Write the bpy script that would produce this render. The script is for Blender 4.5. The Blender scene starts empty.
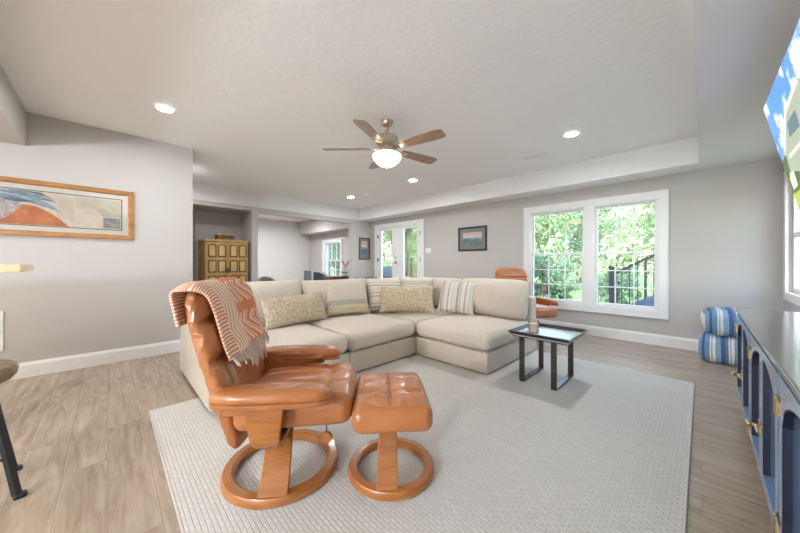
import bpy, bmesh, math, random
from mathutils import Vector, Matrix, noise as mnoise
random.seed(7)
R = math.radians
PI = math.pi
sc = bpy.context.scene
COL = sc.collection

# ------------------------------------------------------------------ camera, sky, sun, exposure
cam_d = bpy.data.cameras.new('camera')
cam = bpy.data.objects.new('camera', cam_d)
COL.objects.link(cam)
cam.location = (0, 0, 1.18)
cam.rotation_euler = (R(90), 0, R(45.48))
cam_d.sensor_width = 36
cam_d.lens = 297 / 800 * 36
cam_d.shift_y = -3.5 / 800
cam_d.clip_start = 0.02
sc.camera = cam

w = bpy.data.worlds.new('sky')
sc.world = w
w.use_nodes = True
wn = w.node_tree
for n in list(wn.nodes):
    wn.nodes.remove(n)
w_out = wn.nodes.new('ShaderNodeOutputWorld')
w_bg = wn.nodes.new('ShaderNodeBackground')
w_sky = wn.nodes.new('ShaderNodeTexSky')
w_sky.sky_type = 'NISHITA'
w_sky.sun_disc = False
w_sky.sun_elevation = R(52)
w_sky.sun_rotation = R(200)
w_sky.air_density = 1.3
w_bg.inputs['Strength'].default_value = 1.6
wn.links.new(w_sky.outputs[0], w_bg.inputs[0])
wn.links.new(w_bg.outputs[0], w_out.inputs[0])

sun_d = bpy.data.lights.new('sun', 'SUN')
sun_d.energy = 4.2
sun_d.angle = R(1.0)
sun_d.color = (1, 0.95, 0.86)
sun = bpy.data.objects.new('sun', sun_d)
COL.objects.link(sun)
sun.location = (-3, -8, 12)
sun.rotation_euler = Vector((-0.25, 0.40, -1.0)).to_track_quat('-Z', 'Y').to_euler()

vs = sc.view_settings
vs.view_transform = 'Standard'
vs.look = 'None'
vs.gamma = 1.0
vs.use_curve_mapping = False
vs.exposure = 0.82
CAN = 330.0          # emission of the recessed lamps
CAN_BACK = 160.0     # emission of the added, unseen recessed lamps behind the camera
BOWL = 6.0         # emission of the glass bowl of the fan
CAN_FAR = 700.0    # emission of the far room's recessed lamps
FILL_GLOBE = 80.0      # emission of the added, unseen fill globes behind the camera
SCREEN = 0.9

# ------------------------------------------------------------------ materials
def nodes(name):
    m = bpy.data.materials.new(name)
    m.use_nodes = True
    nt = m.node_tree
    return m, nt, nt.nodes['Principled BSDF']

def nd(nt, kind, **kw):
    n = nt.nodes.new(kind)
    for k, v in kw.items():
        if k in n.inputs.keys():
            n.inputs[k].default_value = v
        else:
            setattr(n, k, v)
    return n

def c4(c):
    return (c[0], c[1], c[2], 1)

def mat(name, col, rough=0.5, metal=0.0, bump=None, vary=None, coat=0.0, spec=None, sheen=0.0, trans=0.0):
    """bump=(scale, strength[, stretch xyz]); vary=(scale, colour2[, stretch])"""
    m, nt, b = nodes(name)
    b.inputs['Base Color'].default_value = c4(col)
    b.inputs['Roughness'].default_value = rough
    b.inputs['Metallic'].default_value = metal
    b.inputs['Coat Weight'].default_value = coat
    b.inputs['Coat Roughness'].default_value = 0.12
    b.inputs['Sheen Weight'].default_value = sheen
    if spec is not None:
        b.inputs['Specular IOR Level'].default_value = spec
    tc = nd(nt, 'ShaderNodeTexCoord')
    def coords(t):
        if len(t) > 2:
            mp = nd(nt, 'ShaderNodeMapping')
            mp.inputs['Scale'].default_value = t[2]
            nt.links.new(tc.outputs['Object'], mp.inputs['Vector'])
            return mp.outputs[0]
        return tc.outputs['Object']
    if vary:
        n = nd(nt, 'ShaderNodeTexNoise', Scale=vary[0], Detail=5.0, Roughness=0.6)
        nt.links.new(coords(vary), n.inputs['Vector'])
        r = nd(nt, 'ShaderNodeValToRGB')
        r.color_ramp.elements[0].position = 0.35
        r.color_ramp.elements[1].position = 0.68
        r.color_ramp.elements[0].color = c4(col)
        r.color_ramp.elements[1].color = c4(vary[1])
        nt.links.new(n.outputs['Fac'], r.inputs[0])
        nt.links.new(r.outputs[0], b.inputs['Base Color'])
    if bump:
        n = nd(nt, 'ShaderNodeTexNoise', Scale=bump[0], Detail=4.0)
        nt.links.new(coords(bump), n.inputs['Vector'])
        bp = nd(nt, 'ShaderNodeBump', Strength=bump[1], Distance=0.01)
        nt.links.new(n.outputs['Fac'], bp.inputs['Height'])
        nt.links.new(bp.outputs[0], b.inputs['Normal'])
    return m

def emit(name, col, s):
    m, nt, b = nodes(name)
    b.inputs['Base Color'].default_value = c4([x * 0.8 for x in col])
    b.inputs['Emission Color'].default_value = c4(col)
    b.inputs['Emission Strength'].default_value = s
    return m

def glass_mat(name, tint=(1, 1, 1), refl=1.0):
    m = bpy.data.materials.new(name)
    m.use_nodes = True
    nt = m.node_tree
    for n in list(nt.nodes):
        nt.nodes.remove(n)
    o = nd(nt, 'ShaderNodeOutputMaterial')
    t = nd(nt, 'ShaderNodeBsdfTransparent')
    t.inputs[0].default_value = c4(tint)
    g = nd(nt, 'ShaderNodeBsdfGlossy', Roughness=0.02)
    f = nd(nt, 'ShaderNodeFresnel', IOR=1.45)
    mx = nd(nt, 'ShaderNodeMixShader')
    k = nd(nt, 'ShaderNodeMath', operation='MULTIPLY')
    k.inputs[1].default_value = refl
    nt.links.new(f.outputs[0], k.inputs[0])
    nt.links.new(k.outputs[0], mx.inputs[0])
    nt.links.new(t.outputs[0], mx.inputs[1])
    nt.links.new(g.outputs[0], mx.inputs[2])
    nt.links.new(mx.outputs[0], o.inputs[0])
    return m

def floor_mat():
    m, nt, b = nodes('plank floor')
    tc = nd(nt, 'ShaderNodeTexCoord')
    br = nd(nt, 'ShaderNodeTexBrick', Scale=1.0)
    br.inputs['Brick Width'].default_value = 1.25
    br.inputs['Row Height'].default_value = 0.18
    br.inputs['Mortar Size'].default_value = 0.0009
    br.inputs['Color1'].default_value = (0, 0, 0, 1)
    br.inputs['Color2'].default_value = (1, 1, 1, 1)
    br.inputs['Mortar'].default_value = (0.5, 0.5, 0.5, 1)
    br.offset = 0.37
    nt.links.new(tc.outputs['Object'], br.inputs['Vector'])
    # per plank offset of the grain
    mp = nd(nt, 'ShaderNodeMapping')
    mp.inputs['Scale'].default_value = (1.6, 13, 1)
    nt.links.new(tc.outputs['Object'], mp.inputs['Vector'])
    ad = nd(nt, 'ShaderNodeVectorMath', operation='MULTIPLY_ADD')
    ad.inputs[1].default_value = (7.3, 3.1, 5.7)
    nt.links.new(br.outputs['Color'], ad.inputs[0])
    nt.links.new(mp.outputs[0], ad.inputs[2])
    n = nd(nt, 'ShaderNodeTexNoise', Scale=1.5, Detail=7.0, Roughness=0.62, Distortion=0.6)
    nt.links.new(ad.outputs[0], n.inputs['Vector'])
    r = nd(nt, 'ShaderNodeValToRGB')
    e = r.color_ramp.elements
    e[0].position, e[0].color = 0.28, (0.25, 0.178, 0.120, 1)
    e[1].position, e[1].color = 0.72, (0.47, 0.368, 0.275, 1)
    e2 = e.new(0.5)
    e2.color = (0.365, 0.278, 0.202, 1)
    nt.links.new(n.outputs['Fac'], r.inputs[0])
    hs = nd(nt, 'ShaderNodeHueSaturation')
    mr = nd(nt, 'ShaderNodeMapRange')
    mr.inputs['To Min'].default_value = 0.95
    mr.inputs['To Max'].default_value = 1.05
    nt.links.new(br.outputs['Color'], mr.inputs[0])
    nt.links.new(mr.outputs[0], hs.inputs['Value'])
    nt.links.new(r.outputs[0], hs.inputs['Color'])
    mx = nd(nt, 'ShaderNodeMixRGB')
    mx.inputs['Color2'].default_value = (0.22, 0.16, 0.11, 1)
    nt.links.new(br.outputs['Fac'], mx.inputs['Fac'])
    nt.links.new(hs.outputs[0], mx.inputs['Color1'])
    nt.links.new(mx.outputs[0], b.inputs['Base Color'])
    b.inputs['Roughness'].default_value = 0.27
    bp = nd(nt, 'ShaderNodeBump', Strength=0.12, Distance=0.004)
    nt.links.new(n.outputs['Fac'], bp.inputs['Height'])
    nt.links.new(bp.outputs[0], b.inputs['Normal'])
    return m

def rug_mat():
    m, nt, b = nodes('rug weave')
    tc = nd(nt, 'ShaderNodeTexCoord')
    mp = nd(nt, 'ShaderNodeMapping')
    mp.inputs['Rotation'].default_value = (0, 0, R(0))
    nt.links.new(tc.outputs['Object'], mp.inputs['Vector'])
    br = nd(nt, 'ShaderNodeTexBrick', Scale=1.0)
    br.inputs['Brick Width'].default_value = 0.044
    br.inputs['Row Height'].default_value = 0.020
    br.inputs['Mortar Size'].default_value = 0.0035
    br.inputs['Mortar Smooth'].default_value = 0.6
    br.inputs['Color1'].default_value = (0.64, 0.61, 0.565, 1)
    br.inputs['Color2'].default_value = (0.59, 0.56, 0.515, 1)
    br.inputs['Mortar'].default_value = (0.52, 0.49, 0.45, 1)
    nt.links.new(mp.outputs[0], br.inputs['Vector'])
    n = nd(nt, 'ShaderNodeTexNoise', Scale=1.7, Detail=3.0)
    nt.links.new(tc.outputs['Object'], n.inputs['Vector'])
    mr = nd(nt, 'ShaderNodeMapRange')
    mr.inputs['To Min'].default_value = 0.94
    mr.inputs['To Max'].default_value = 1.06
    nt.links.new(n.outputs['Fac'], mr.inputs[0])
    hs = nd(nt, 'ShaderNodeHueSaturation')
    nt.links.new(mr.outputs[0], hs.inputs['Value'])
    nt.links.new(br.outputs['Color'], hs.inputs['Color'])
    nt.links.new(hs.outputs[0], b.inputs['Base Color'])
    b.inputs['Roughness'].default_value = 0.95
    b.inputs['Specular IOR Level'].default_value = 0.15
    bp = nd(nt, 'ShaderNodeBump', Strength=0.6, Distance=0.004)
    bp.invert = True
    nt.links.new(br.outputs['Fac'], bp.inputs['Height'])
    nt.links.new(bp.outputs[0], b.inputs['Normal'])
    return m

def stripe_mat(name, stops, axis=0, period=1.0, offset=0.0, rough=0.9, wob=0.0):
    """stops: list of (position 0..1, colour); constant bands across local axis"""
    m, nt, b = nodes(name)
    tc = nd(nt, 'ShaderNodeTexCoord')
    sp = nd(nt, 'ShaderNodeSeparateXYZ')
    src = tc.outputs['Object']
    if wob:
        n = nd(nt, 'ShaderNodeTexNoise', Scale=6.0)
        nt.links.new(src, n.inputs['Vector'])
        va = nd(nt, 'ShaderNodeVectorMath', operation='MULTIPLY_ADD')
        va.inputs[1].default_value = (wob, wob, wob)
        nt.links.new(n.outputs['Color'], va.inputs[0])
        nt.links.new(src, va.inputs[2])
        src = va.outputs[0]
    nt.links.new(src, sp.inputs[0])
    ma = nd(nt, 'ShaderNodeMath', operation='MULTIPLY_ADD')
    ma.inputs[1].default_value = 1.0 / period
    ma.inputs[2].default_value = offset + 100
    nt.links.new(sp.outputs[axis], ma.inputs[0])
    fr = nd(nt, 'ShaderNodeMath', operation='FRACT')
    nt.links.new(ma.outputs[0], fr.inputs[0])
    r = nd(nt, 'ShaderNodeValToRGB')
    r.color_ramp.interpolation = 'CONSTANT'
    e = r.color_ramp.elements
    e[0].position, e[0].color = 0, c4(stops[0][1])
    e[1].position, e[1].color = stops[1][0], c4(stops[1][1])
    for p, c in stops[2:]:
        x = e.new(p)
        x.color = c4(c)
    nt.links.new(fr.outputs[0], r.inputs[0])
    nt.links.new(r.outputs[0], b.inputs['Base Color'])
    b.inputs['Roughness'].default_value = rough
    n = nd(nt, 'ShaderNodeTexNoise', Scale=160.0)
    nt.links.new(tc.outputs['Object'], n.inputs['Vector'])
    bp = nd(nt, 'ShaderNodeBump', Strength=0.25, Distance=0.004)
    nt.links.new(n.outputs['Fac'], bp.inputs['Height'])
    nt.links.new(bp.outputs[0], b.inputs['Normal'])
    return m

def throw_mat():
    """woven coral throw: dashed border along one edge, nested zigzags across the rest (uses the cloth's own uv)"""
    m, nt, b = nodes('coral woven throw')
    uv = nd(nt, 'ShaderNodeUVMap')
    sp = nd(nt, 'ShaderNodeSeparateXYZ')
    nt.links.new(uv.outputs[0], sp.inputs[0])
    def mth(op, a, bb=None, cc=None):
        n = nd(nt, 'ShaderNodeMath', operation=op)
        for i, v in enumerate((a, bb, cc)):
            if v is None:
                continue
            if isinstance(v, (int, float)):
                n.inputs[i].default_value = v
            else:
                nt.links.new(v, n.inputs[i])
        return n.outputs[0]
    u, v = sp.outputs[0], sp.outputs[1]
    tri = mth('ABSOLUTE', mth('SUBTRACT', mth('FRACT', mth('MULTIPLY', v, 3.6)), 0.5))     # 0..0.5
    zz = mth('FRACT', mth('MULTIPLY_ADD', tri, 3.0, mth('MULTIPLY', u, 6.5)))
    line = mth('LESS_THAN', zz, 0.24)
    line2 = mth('MULTIPLY', mth('GREATER_THAN', zz, 0.42), mth('LESS_THAN', zz, 0.54))
    zig = mth('MAXIMUM', line, line2)
    big = mth('GREATER_THAN', mth('SINE', mth('MULTIPLY_ADD', v, 22.6, 0.6)), -0.7)
    zig = mth('MULTIPLY', zig, big)
    dash = mth('GREATER_THAN', mth('FRACT', mth('MULTIPLY', v, 46.0)), 0.5)
    fine = mth('GREATER_THAN', mth('FRACT', mth('MULTIPLY_ADD', tri, 3.0, mth('MULTIPLY', u, 22.0))), 0.32)
    border = mth('LESS_THAN', u, 0.19)
    band = mth('MULTIPLY', mth('GREATER_THAN', u, 0.19), mth('LESS_THAN', u, 0.42))
    rest = mth('GREATER_THAN', u, 0.42)
    cream = mth('ADD', mth('MULTIPLY', border, dash), mth('ADD', mth('MULTIPLY', band, fine), mth('MULTIPLY', rest, zig)))
    mx = nd(nt, 'ShaderNodeMixRGB')
    mx.inputs['Color1'].default_value = (0.70, 0.235, 0.12, 1)
    mx.inputs['Color2'].default_value = (0.84, 0.70, 0.56, 1)
    nt.links.new(cream, mx.inputs['Fac'])
    nt.links.new(mx.outputs[0], b.inputs['Base Color'])
    b.inputs['Roughness'].default_value = 0.95
    tc = nd(nt, 'ShaderNodeTexCoord')
    n = nd(nt, 'ShaderNodeTexNoise', Scale=220.0)
    nt.links.new(tc.outputs['Object'], n.inputs['Vector'])
    bp = nd(nt, 'ShaderNodeBump', Strength=0.4, Distance=0.004)
    nt.links.new(n.outputs['Fac'], bp.inputs['Height'])
    nt.links.new(bp.outputs[0], b.inputs['Normal'])
    return m

def wood_mat(name, c1, c2, stretch, rough=0.35, coat=0.3, scale=3.0):
    return mat(name, c1, rough, vary=(scale, c2, stretch), coat=coat)

def leather_mat():
    m, nt, b = nodes('cognac leather')
    tc = nd(nt, 'ShaderNodeTexCoord')
    n = nd(nt, 'ShaderNodeTexNoise', Scale=5.0, Detail=4.0)
    nt.links.new(tc.outputs['Object'], n.inputs['Vector'])
    r = nd(nt, 'ShaderNodeValToRGB')
    r.color_ramp.elements[0].position = 0.3
    r.color_ramp.elements[1].position = 0.7
    r.color_ramp.elements[0].color = (0.38, 0.122, 0.032, 1)
    r.color_ramp.elements[1].color = (0.50, 0.18, 0.055, 1)
    nt.links.new(n.outputs['Fac'], r.inputs[0])
    nt.links.new(r.outputs[0], b.inputs['Base Color'])
    b.inputs['Roughness'].default_value = 0.3
    b.inputs['Coat Weight'].default_value = 0.45
    b.inputs['Coat Roughness'].default_value = 0.18
    # soft creases: stretched noise + grain
    mp = nd(nt, 'ShaderNodeMapping')
    mp.inputs['Scale'].default_value = (1.0, 1.6, 3.2)
    nt.links.new(tc.outputs['Object'], mp.inputs['Vector'])
    n1 = nd(nt, 'ShaderNodeTexNoise', Scale=9.0, Detail=3.0, Distortion=1.2)
    nt.links.new(mp.outputs[0], n1.inputs['Vector'])
    n2 = nd(nt, 'ShaderNodeTexVoronoi', Scale=260.0)
    nt.links.new(tc.outputs['Object'], n2.inputs['Vector'])
    b1 = nd(nt, 'ShaderNodeBump', Strength=0.3, Distance=0.025)
    nt.links.new(n1.outputs['Fac'], b1.inputs['Height'])
    b2 = nd(nt, 'ShaderNodeBump', Strength=0.12, Distance=0.002)
    nt.links.new(n2.outputs['Distance'], b2.inputs['Height'])
    nt.links.new(b1.outputs[0], b2.inputs['Normal'])
    nt.links.new(b2.outputs[0], b.inputs['Normal'])
    return m

def leaf_mat(name, c1, c2, scale=0.9):
    m, nt, b = nodes(name)
    tc = nd(nt, 'ShaderNodeTexCoord')
    n = nd(nt, 'ShaderNodeTexNoise', Scale=scale, Detail=6.0, Roughness=0.75)
    nt.links.new(tc.outputs['Object'], n.inputs['Vector'])
    r = nd(nt, 'ShaderNodeValToRGB')
    r.color_ramp.elements[0].position = 0.35
    r.color_ramp.elements[1].position = 0.65
    r.color_ramp.elements[0].color = c4(c1)
    r.color_ramp.elements[1].color = c4(c2)
    nt.links.new(n.outputs['Fac'], r.inputs[0])
    nt.links.new(r.outputs[0], b.inputs['Base Color'])
    b.inputs['Roughness'].default_value = 0.5
    tr = nd(nt, 'ShaderNodeBsdfTranslucent')
    nt.links.new(r.outputs[0], tr.inputs[0])
    mx = nd(nt, 'ShaderNodeMixShader')
    mx.inputs[0].default_value = 0.4
    out = nt.nodes['Material Output']
    nt.links.new(b.outputs[0], mx.inputs[1])
    nt.links.new(tr.outputs[0], mx.inputs[2])
    nt.links.new(mx.outputs[0], out.inputs[0])
    return m

WALL = mat('wall paint', (0.53, 0.50, 0.468), 0.75, bump=(140, 0.06), spec=0.3)
SOFF = mat('lightened soffit paint', (0.78, 0.765, 0.745), 0.8, bump=(140, 0.05), spec=0.2)  # lightened above the wall paint to offset weak light on the soffit
CEIL = mat('textured ceiling paint', (0.88, 0.87, 0.86), 0.85, bump=(26, 0.28), spec=0.2)
WHITE = mat('white trim paint', (0.82, 0.81, 0.79), 0.35)
FLOOR = floor_mat()
RUG = rug_mat()
LEATHER = leather_mat()
HONEY = wood_mat('honey wood', (0.33, 0.108, 0.022), (0.47, 0.175, 0.044), (2, 2, 14), 0.3, 0.35)
LINEN = mat('oatmeal linen', (0.55, 0.465, 0.37), 0.95, bump=(190, 0.35), vary=(60, (0.64, 0.55, 0.45)), sheen=0.2, spec=0.2)
LINEN2 = mat('pale linen', (0.61, 0.52, 0.425), 0.95, bump=(150, 0.35), vary=(50, (0.68, 0.59, 0.49)), sheen=0.2, spec=0.2)
CHUNKY = mat('chunky wool', (0.46, 0.365, 0.25), 0.98, bump=(70, 0.8), vary=(34, (0.74, 0.615, 0.455)), spec=0.1)
YARN = mat('cream yarn', (0.72, 0.60, 0.40), 0.95, bump=(90, 0.6), spec=0.1)
GREIGE = mat('grey woven band', (0.42, 0.37, 0.32), 0.95, bump=(150, 0.4), spec=0.1)
BLACK = mat('black metal', (0.012, 0.012, 0.013), 0.4)
BLACKW = mat('black lacquer', (0.02, 0.018, 0.017), 0.3)
BRONZE = mat('dark bronze steel', (0.075, 0.062, 0.052), 0.28, metal=0.6)
TRAY = mat('tray with painted sheen', (0.75, 0.79, 0.86), 0.2, metal=0.6)  # dark top painted pale blue-grey; the window's reflection is in this colour
BRASS = mat('aged brass', (0.45, 0.35, 0.2), 0.28, metal=1.0)
NICKEL = mat('brushed nickel', (0.62, 0.53, 0.43), 0.28, metal=1.0)
NAVY = mat('navy lacquer', (0.16, 0.25, 0.43), 0.2, coat=0.6)
CABTOP = mat('smoky cabinet top', (0.10, 0.12, 0.12), 0.16, coat=0.6)
NAVYP = mat('navy panel', (0.14, 0.22, 0.39), 0.16, coat=0.6)
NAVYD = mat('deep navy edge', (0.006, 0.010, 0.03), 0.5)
OAK = wood_mat('golden oak', (0.42, 0.245, 0.085), (0.56, 0.36, 0.15), (3, 3, 0.6), 0.5, 0.1)
OAKP = wood_mat('pale oak panel', (0.46, 0.30, 0.10), (0.66, 0.48, 0.20), (3, 3, 0.6), 0.5, 0.1)
OAKD = wood_mat('dark oak moulding', (0.12, 0.06, 0.022), (0.2, 0.1, 0.035), (3, 3, 0.6), 0.5, 0.1)  # darker brown oak for door mouldings and the small chest
FRAMEW = wood_mat('picture frame oak', (0.30, 0.125, 0.03), (0.46, 0.22, 0.07), (8, 2, 8), 0.35, 0.4)
BLADE = wood_mat('fan blade walnut', (0.23, 0.135, 0.085), (0.36, 0.235, 0.165), (2, 14, 2), 0.3, 0.3)
WALNUT = wood_mat('dark walnut', (0.11, 0.045, 0.025), (0.19, 0.085, 0.05), (2, 6, 2), 0.4, 0.2)
PINE = wood_mat('pale maple', (0.74, 0.58, 0.34), (0.82, 0.68, 0.45), (2, 8, 2), 0.4, 0.2)
SEATW = wood_mat('worn stool wood', (0.16, 0.09, 0.05), (0.36, 0.24, 0.15), (6, 1.5, 6), 0.5, 0.1)
GLASS = glass_mat('window glass', (1, 1, 1), 0.6)
JAR = glass_mat('jar glass', (0.98, 0.98, 0.98), 0.6)
LAMP = emit('lamp lens', (0.90, 0.94, 1.0), CAN)
LAMPB = emit('fill lens bar end', (0.90, 0.94, 1.0), CAN_BACK)  # for the added fill lights behind the camera
LAMPF = emit('lamp lens far room', (0.90, 0.94, 1.0), CAN_FAR)
GLOBE = emit('fill globe warm', (1.0, 0.93, 0.84), FILL_GLOBE)
GLOBED = emit('fill globe cool', (0.72, 0.86, 1.0), FILL_GLOBE * 2.6)  # cool tint stands in for daylight on the right side
BOWLM = emit('frosted bowl', (1.0, 0.86, 0.64), BOWL)

# ------------------------------------------------------------------ mesh helpers
def box(bm, c, s, rot=None):
    r = bmesh.ops.create_cube(bm, size=1.0)
    M = Matrix.Translation(c) @ (rot.to_4x4() if rot else Matrix()) @ Matrix.Diagonal((s[0], s[1], s[2], 1))
    bmesh.ops.transform(bm, matrix=M, verts=r['verts'])

def bx(bm, a, b):
    box(bm, [(a[i] + b[i]) / 2 for i in range(3)], [abs(b[i] - a[i]) for i in range(3)])

def cyl(bm, p0, p1, r0, r1=None, seg=16):
    p0, p1 = Vector(p0), Vector(p1)
    d = p1 - p0
    M = Matrix.Translation((p0 + p1) / 2) @ d.to_track_quat('Z', 'Y').to_matrix().to_4x4()
    bmesh.ops.create_cone(bm, cap_ends=True, segments=seg, radius1=r0, radius2=r0 if r1 is None else r1, depth=d.length, matrix=M)

def loft(bm, rings, closed=False, cap=True):
    vr = [[bm.verts.new(p) for p in ring] for ring in rings]
    n = len(vr[0])
    m = len(vr)
    for i in range(m if closed else m - 1):
        a, b = vr[i], vr[(i + 1) % m]
        for j in range(n):
            bm.faces.new((a[j], a[(j + 1) % n], b[(j + 1) % n], b[j]))
    if cap and not closed:
        bm.faces.new(list(reversed(vr[0])))
        bm.faces.new(vr[-1])
    return vr

def lathe(bm, prof, c=(0, 0, 0), seg=32, closed=False):
    rings = []
    for k in range(seg):
        a = 2 * PI * k / seg
        rings.append([(c[0] + r * math.cos(a), c[1] + r * math.sin(a), c[2] + z) for r, z in prof])
    vr = [[bm.verts.new(p) for p in ring] for ring in rings]
    n = len(prof)
    for i in range(seg):
        a, b = vr[i], vr[(i + 1) % seg]
        for j in range(n if closed else n - 1):
            k = (j + 1) % n
            try:
                bm.faces.new((a[j], b[j], b[k], a[k]))
            except ValueError:
                pass
    bmesh.ops.remove_doubles(bm, verts=bm.verts, dist=1e-5)

def tube(bm, pts, r, seg=8, taper=None):
    pts = [Vector(p) for p in pts]
    rings = []
    up = Vector((0, 0, 1))
    for i, p in enumerate(pts):
        t = (pts[min(i + 1, len(pts) - 1)] - pts[max(i - 1, 0)]).normalized()
        s = t.cross(up)
        if s.length < 1e-3:
            s = t.cross(Vector((1, 0, 0)))
        s.normalize()
        q = s.cross(t).normalized()
        rr = r if taper is None else r * taper[i]
        rings.append([p + (s * math.cos(2 * PI * k / seg) + q * math.sin(2 * PI * k / seg)) * rr for k in range(seg)])
    loft(bm, rings)

def ribbon(bm, pts, hws, th, axis=(1, 0, 0)):
    """flat plank swept along pts; width along axis, thickness th"""
    ax = Vector(axis).normalized()
    pts = [Vector(p) for p in pts]
    rings = []
    for i, p in enumerate(pts):
        t = (pts[min(i + 1, len(pts) - 1)] - pts[max(i - 1, 0)]).normalized()
        n = t.cross(ax).normalized()
        hw = hws[i] if isinstance(hws, (list, tuple)) else hws
        rings.append([p + ax * hw + n * th / 2, p - ax * hw + n * th / 2, p - ax * hw - n * th / 2, p + ax * hw - n * th / 2])
    loft(bm, rings)

def prism(bm, poly, z0, z1, M=None):
    """poly (x,y) extruded z0..z1, then mapped by M"""
    M = M or Matrix()
    a = [bm.verts.new(M @ Vector((x, y, z0))) for x, y in poly]
    b = [bm.verts.new(M @ Vector((x, y, z1))) for x, y in poly]
    n = len(poly)
    bm.faces.new(list(reversed(a)))
    bm.faces.new(b)
    for i in range(n):
        bm.faces.new((a[i], a[(i + 1) % n], b[(i + 1) % n], b[i]))

def axis_vals(h, r, seg, inner):
    e = [(h - r) + r * math.tan(PI / 4 * k / seg) for k in range(1, seg + 1)]
    mid = [-(h - r) + 2 * (h - r) * k / inner for k in range(inner + 1)]
    return [-x for x in reversed(e)] + mid + e

def roundbox(bm, c, h, r, seg=3, inner=6, fn=None, M=None):
    """box of half sizes h with rounded edges; fn deforms the local position"""
    c = Vector(c)
    r = min(r, min(h) * 0.999)
    A = [axis_vals(h[i], r, seg, inner if isinstance(inner, int) else inner[i]) for i in range(3)]
    cache = {}
    def vert(p):
        key = (round(p[0], 6), round(p[1], 6), round(p[2], 6))
        if key not in cache:
            q = Vector(p)
            inn = Vector([max(-(h[i] - r), min(h[i] - r, q[i])) for i in range(3)])
            d = q - inn
            if d.length > 1e-9:
                q = inn + d.normalized() * r
            if fn:
                q = Vector(fn(q))
            q = (M @ q) if M else q
            cache[key] = bm.verts.new(q + c)
        return cache[key]
    for ax in range(3):
        i, j = [k for k in range(3) if k != ax]
        for sgn in (-1, 1):
            for a in range(len(A[i]) - 1):
                for b in range(len(A[j]) - 1):
                    q = []
                    for (x, y) in ((A[i][a], A[j][b]), (A[i][a + 1], A[j][b]), (A[i][a + 1], A[j][b + 1]), (A[i][a], A[j][b + 1])):
                        p = [0, 0, 0]
                        p[i], p[j], p[ax] = x, y, sgn * h[ax]
                        q.append(vert(p))
                    if len(set(q)) == 4:
                        try:
                            bm.faces.new(q)
                        except ValueError:
                            pass

def pillow(bm, wd, ht, th, n=22, m=18, pinch=0.07, lump=0.0, seed=0, sag=0.0):
    """stuffed square pillow, width x, height z (0..ht), thickness y"""
    rows = []
    for side in (1, -1):
        g = []
        for a in range(n + 1):
            row = []
            for b in range(m + 1):
                u = -1 + 2 * a / n
                v = -1 + 2 * b / m
                x = wd / 2 * u * ((1 - pinch * (1 - v * v) * abs(u)) if pinch >= 0 else (1 + pinch * v ** 4))
                z = ht / 2 * v * ((1 - pinch * (1 - u * u) * abs(v)) if pinch >= 0 else (1 + 1.2 * pinch * u ** 4))
                y = th / 2 * (max(0, 1 - abs(u) ** 2.6) ** 0.55) * (max(0, 1 - abs(v) ** 2.6) ** 0.55)
                y = y * side
                z -= sag * (1 - u * u) * (v > 0) * v
                if lump and abs(u) < 1 and abs(v) < 1:
                    y += side * lump * (mnoise.noise(Vector((x * 45 + seed, z * 45, side * 3.1))) + 0.4 * mnoise.noise(Vector((x * 110, z * 110 + seed, side))))
                y += 0.012 * mnoise.noise(Vector((x * 5 + seed * 3.7, z * 5, seed)))
                row.append(bm.verts.new((x, y, z + ht / 2)))
            g.append(row)
        for a in range(n):
            for b in range(m):
                f = (g[a][b], g[a + 1][b], g[a + 1][b + 1], g[a][b + 1])
                bm.faces.new(f if side < 0 else tuple(reversed(f)))
    bmesh.ops.remove_doubles(bm, verts=bm.verts, dist=1e-4)

def mk(name, bm, m, parent=None, loc=None, rot=None, smooth=True, bevel=0.0, ang=40, recalc=True):
    if recalc:
        bmesh.ops.recalc_face_normals(bm, faces=bm.faces)
    me = bpy.data.meshes.new(name)
    bm.to_mesh(me)
    bm.free()
    me.materials.append(m)
    if smooth:
        me.polygons.foreach_set('use_smooth', [True] * len(me.polygons))
        me.set_sharp_from_angle(angle=R(ang))
    o = bpy.data.objects.new(name, me)
    COL.objects.link(o)
    if parent:
        o.parent = parent
    if loc is not None:
        o.location = loc
    if rot is not None:
        o.rotation_euler = rot
    if bevel:
        b = o.modifiers.new('bevel', 'BEVEL')
        b.width = bevel
        b.segments = 2
        b.limit_method = 'ANGLE'
        b.angle_limit = R(50)
    return o

def B():
    return bmesh.new()

def thing(name, label, cat, loc=(0, 0, 0), rz=0.0, group=None, rot=None):
    o = bpy.data.objects.new(name, None)
    o.empty_display_size = 0.1
    COL.objects.link(o)
    o.location = loc
    o.rotation_euler = rot if rot else (0, 0, rz)
    return tag(o, label, cat, group)

def tag(o, label, cat, group=None, kind=None):
    o['label'] = label
    o['category'] = cat
    if group:
        o['group'] = group
    if kind:
        o['kind'] = kind
    return o

def struct(name, bm, m, parent=None, label=None, cat=None, **kw):
    o = mk(name, bm, m, parent, **kw)
    if not parent:
        o['kind'] = 'structure'
        if label:
            o['label'] = label
            o['category'] = cat or name.split('_')[0]
    return o

def kids(o):
    return [x for x in bpy.data.objects if x.parent == o]

def dup(o, parent=None):
    ch = kids(o)
    c = o.copy()
    COL.objects.link(c)
    if parent:
        c.parent = parent
    for k in ch:
        dup(k, c)
    return c

# ------------------------------------------------------------------ the room
XL, YW, XR = -4.9, 5.63, 0.67          # left wall face, window wall face, right wall face
ZC, ZS = 2.745, 2.415                  # tray ceiling, soffit
XF = -6.96                             # far partition face
T = 0.16

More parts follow.
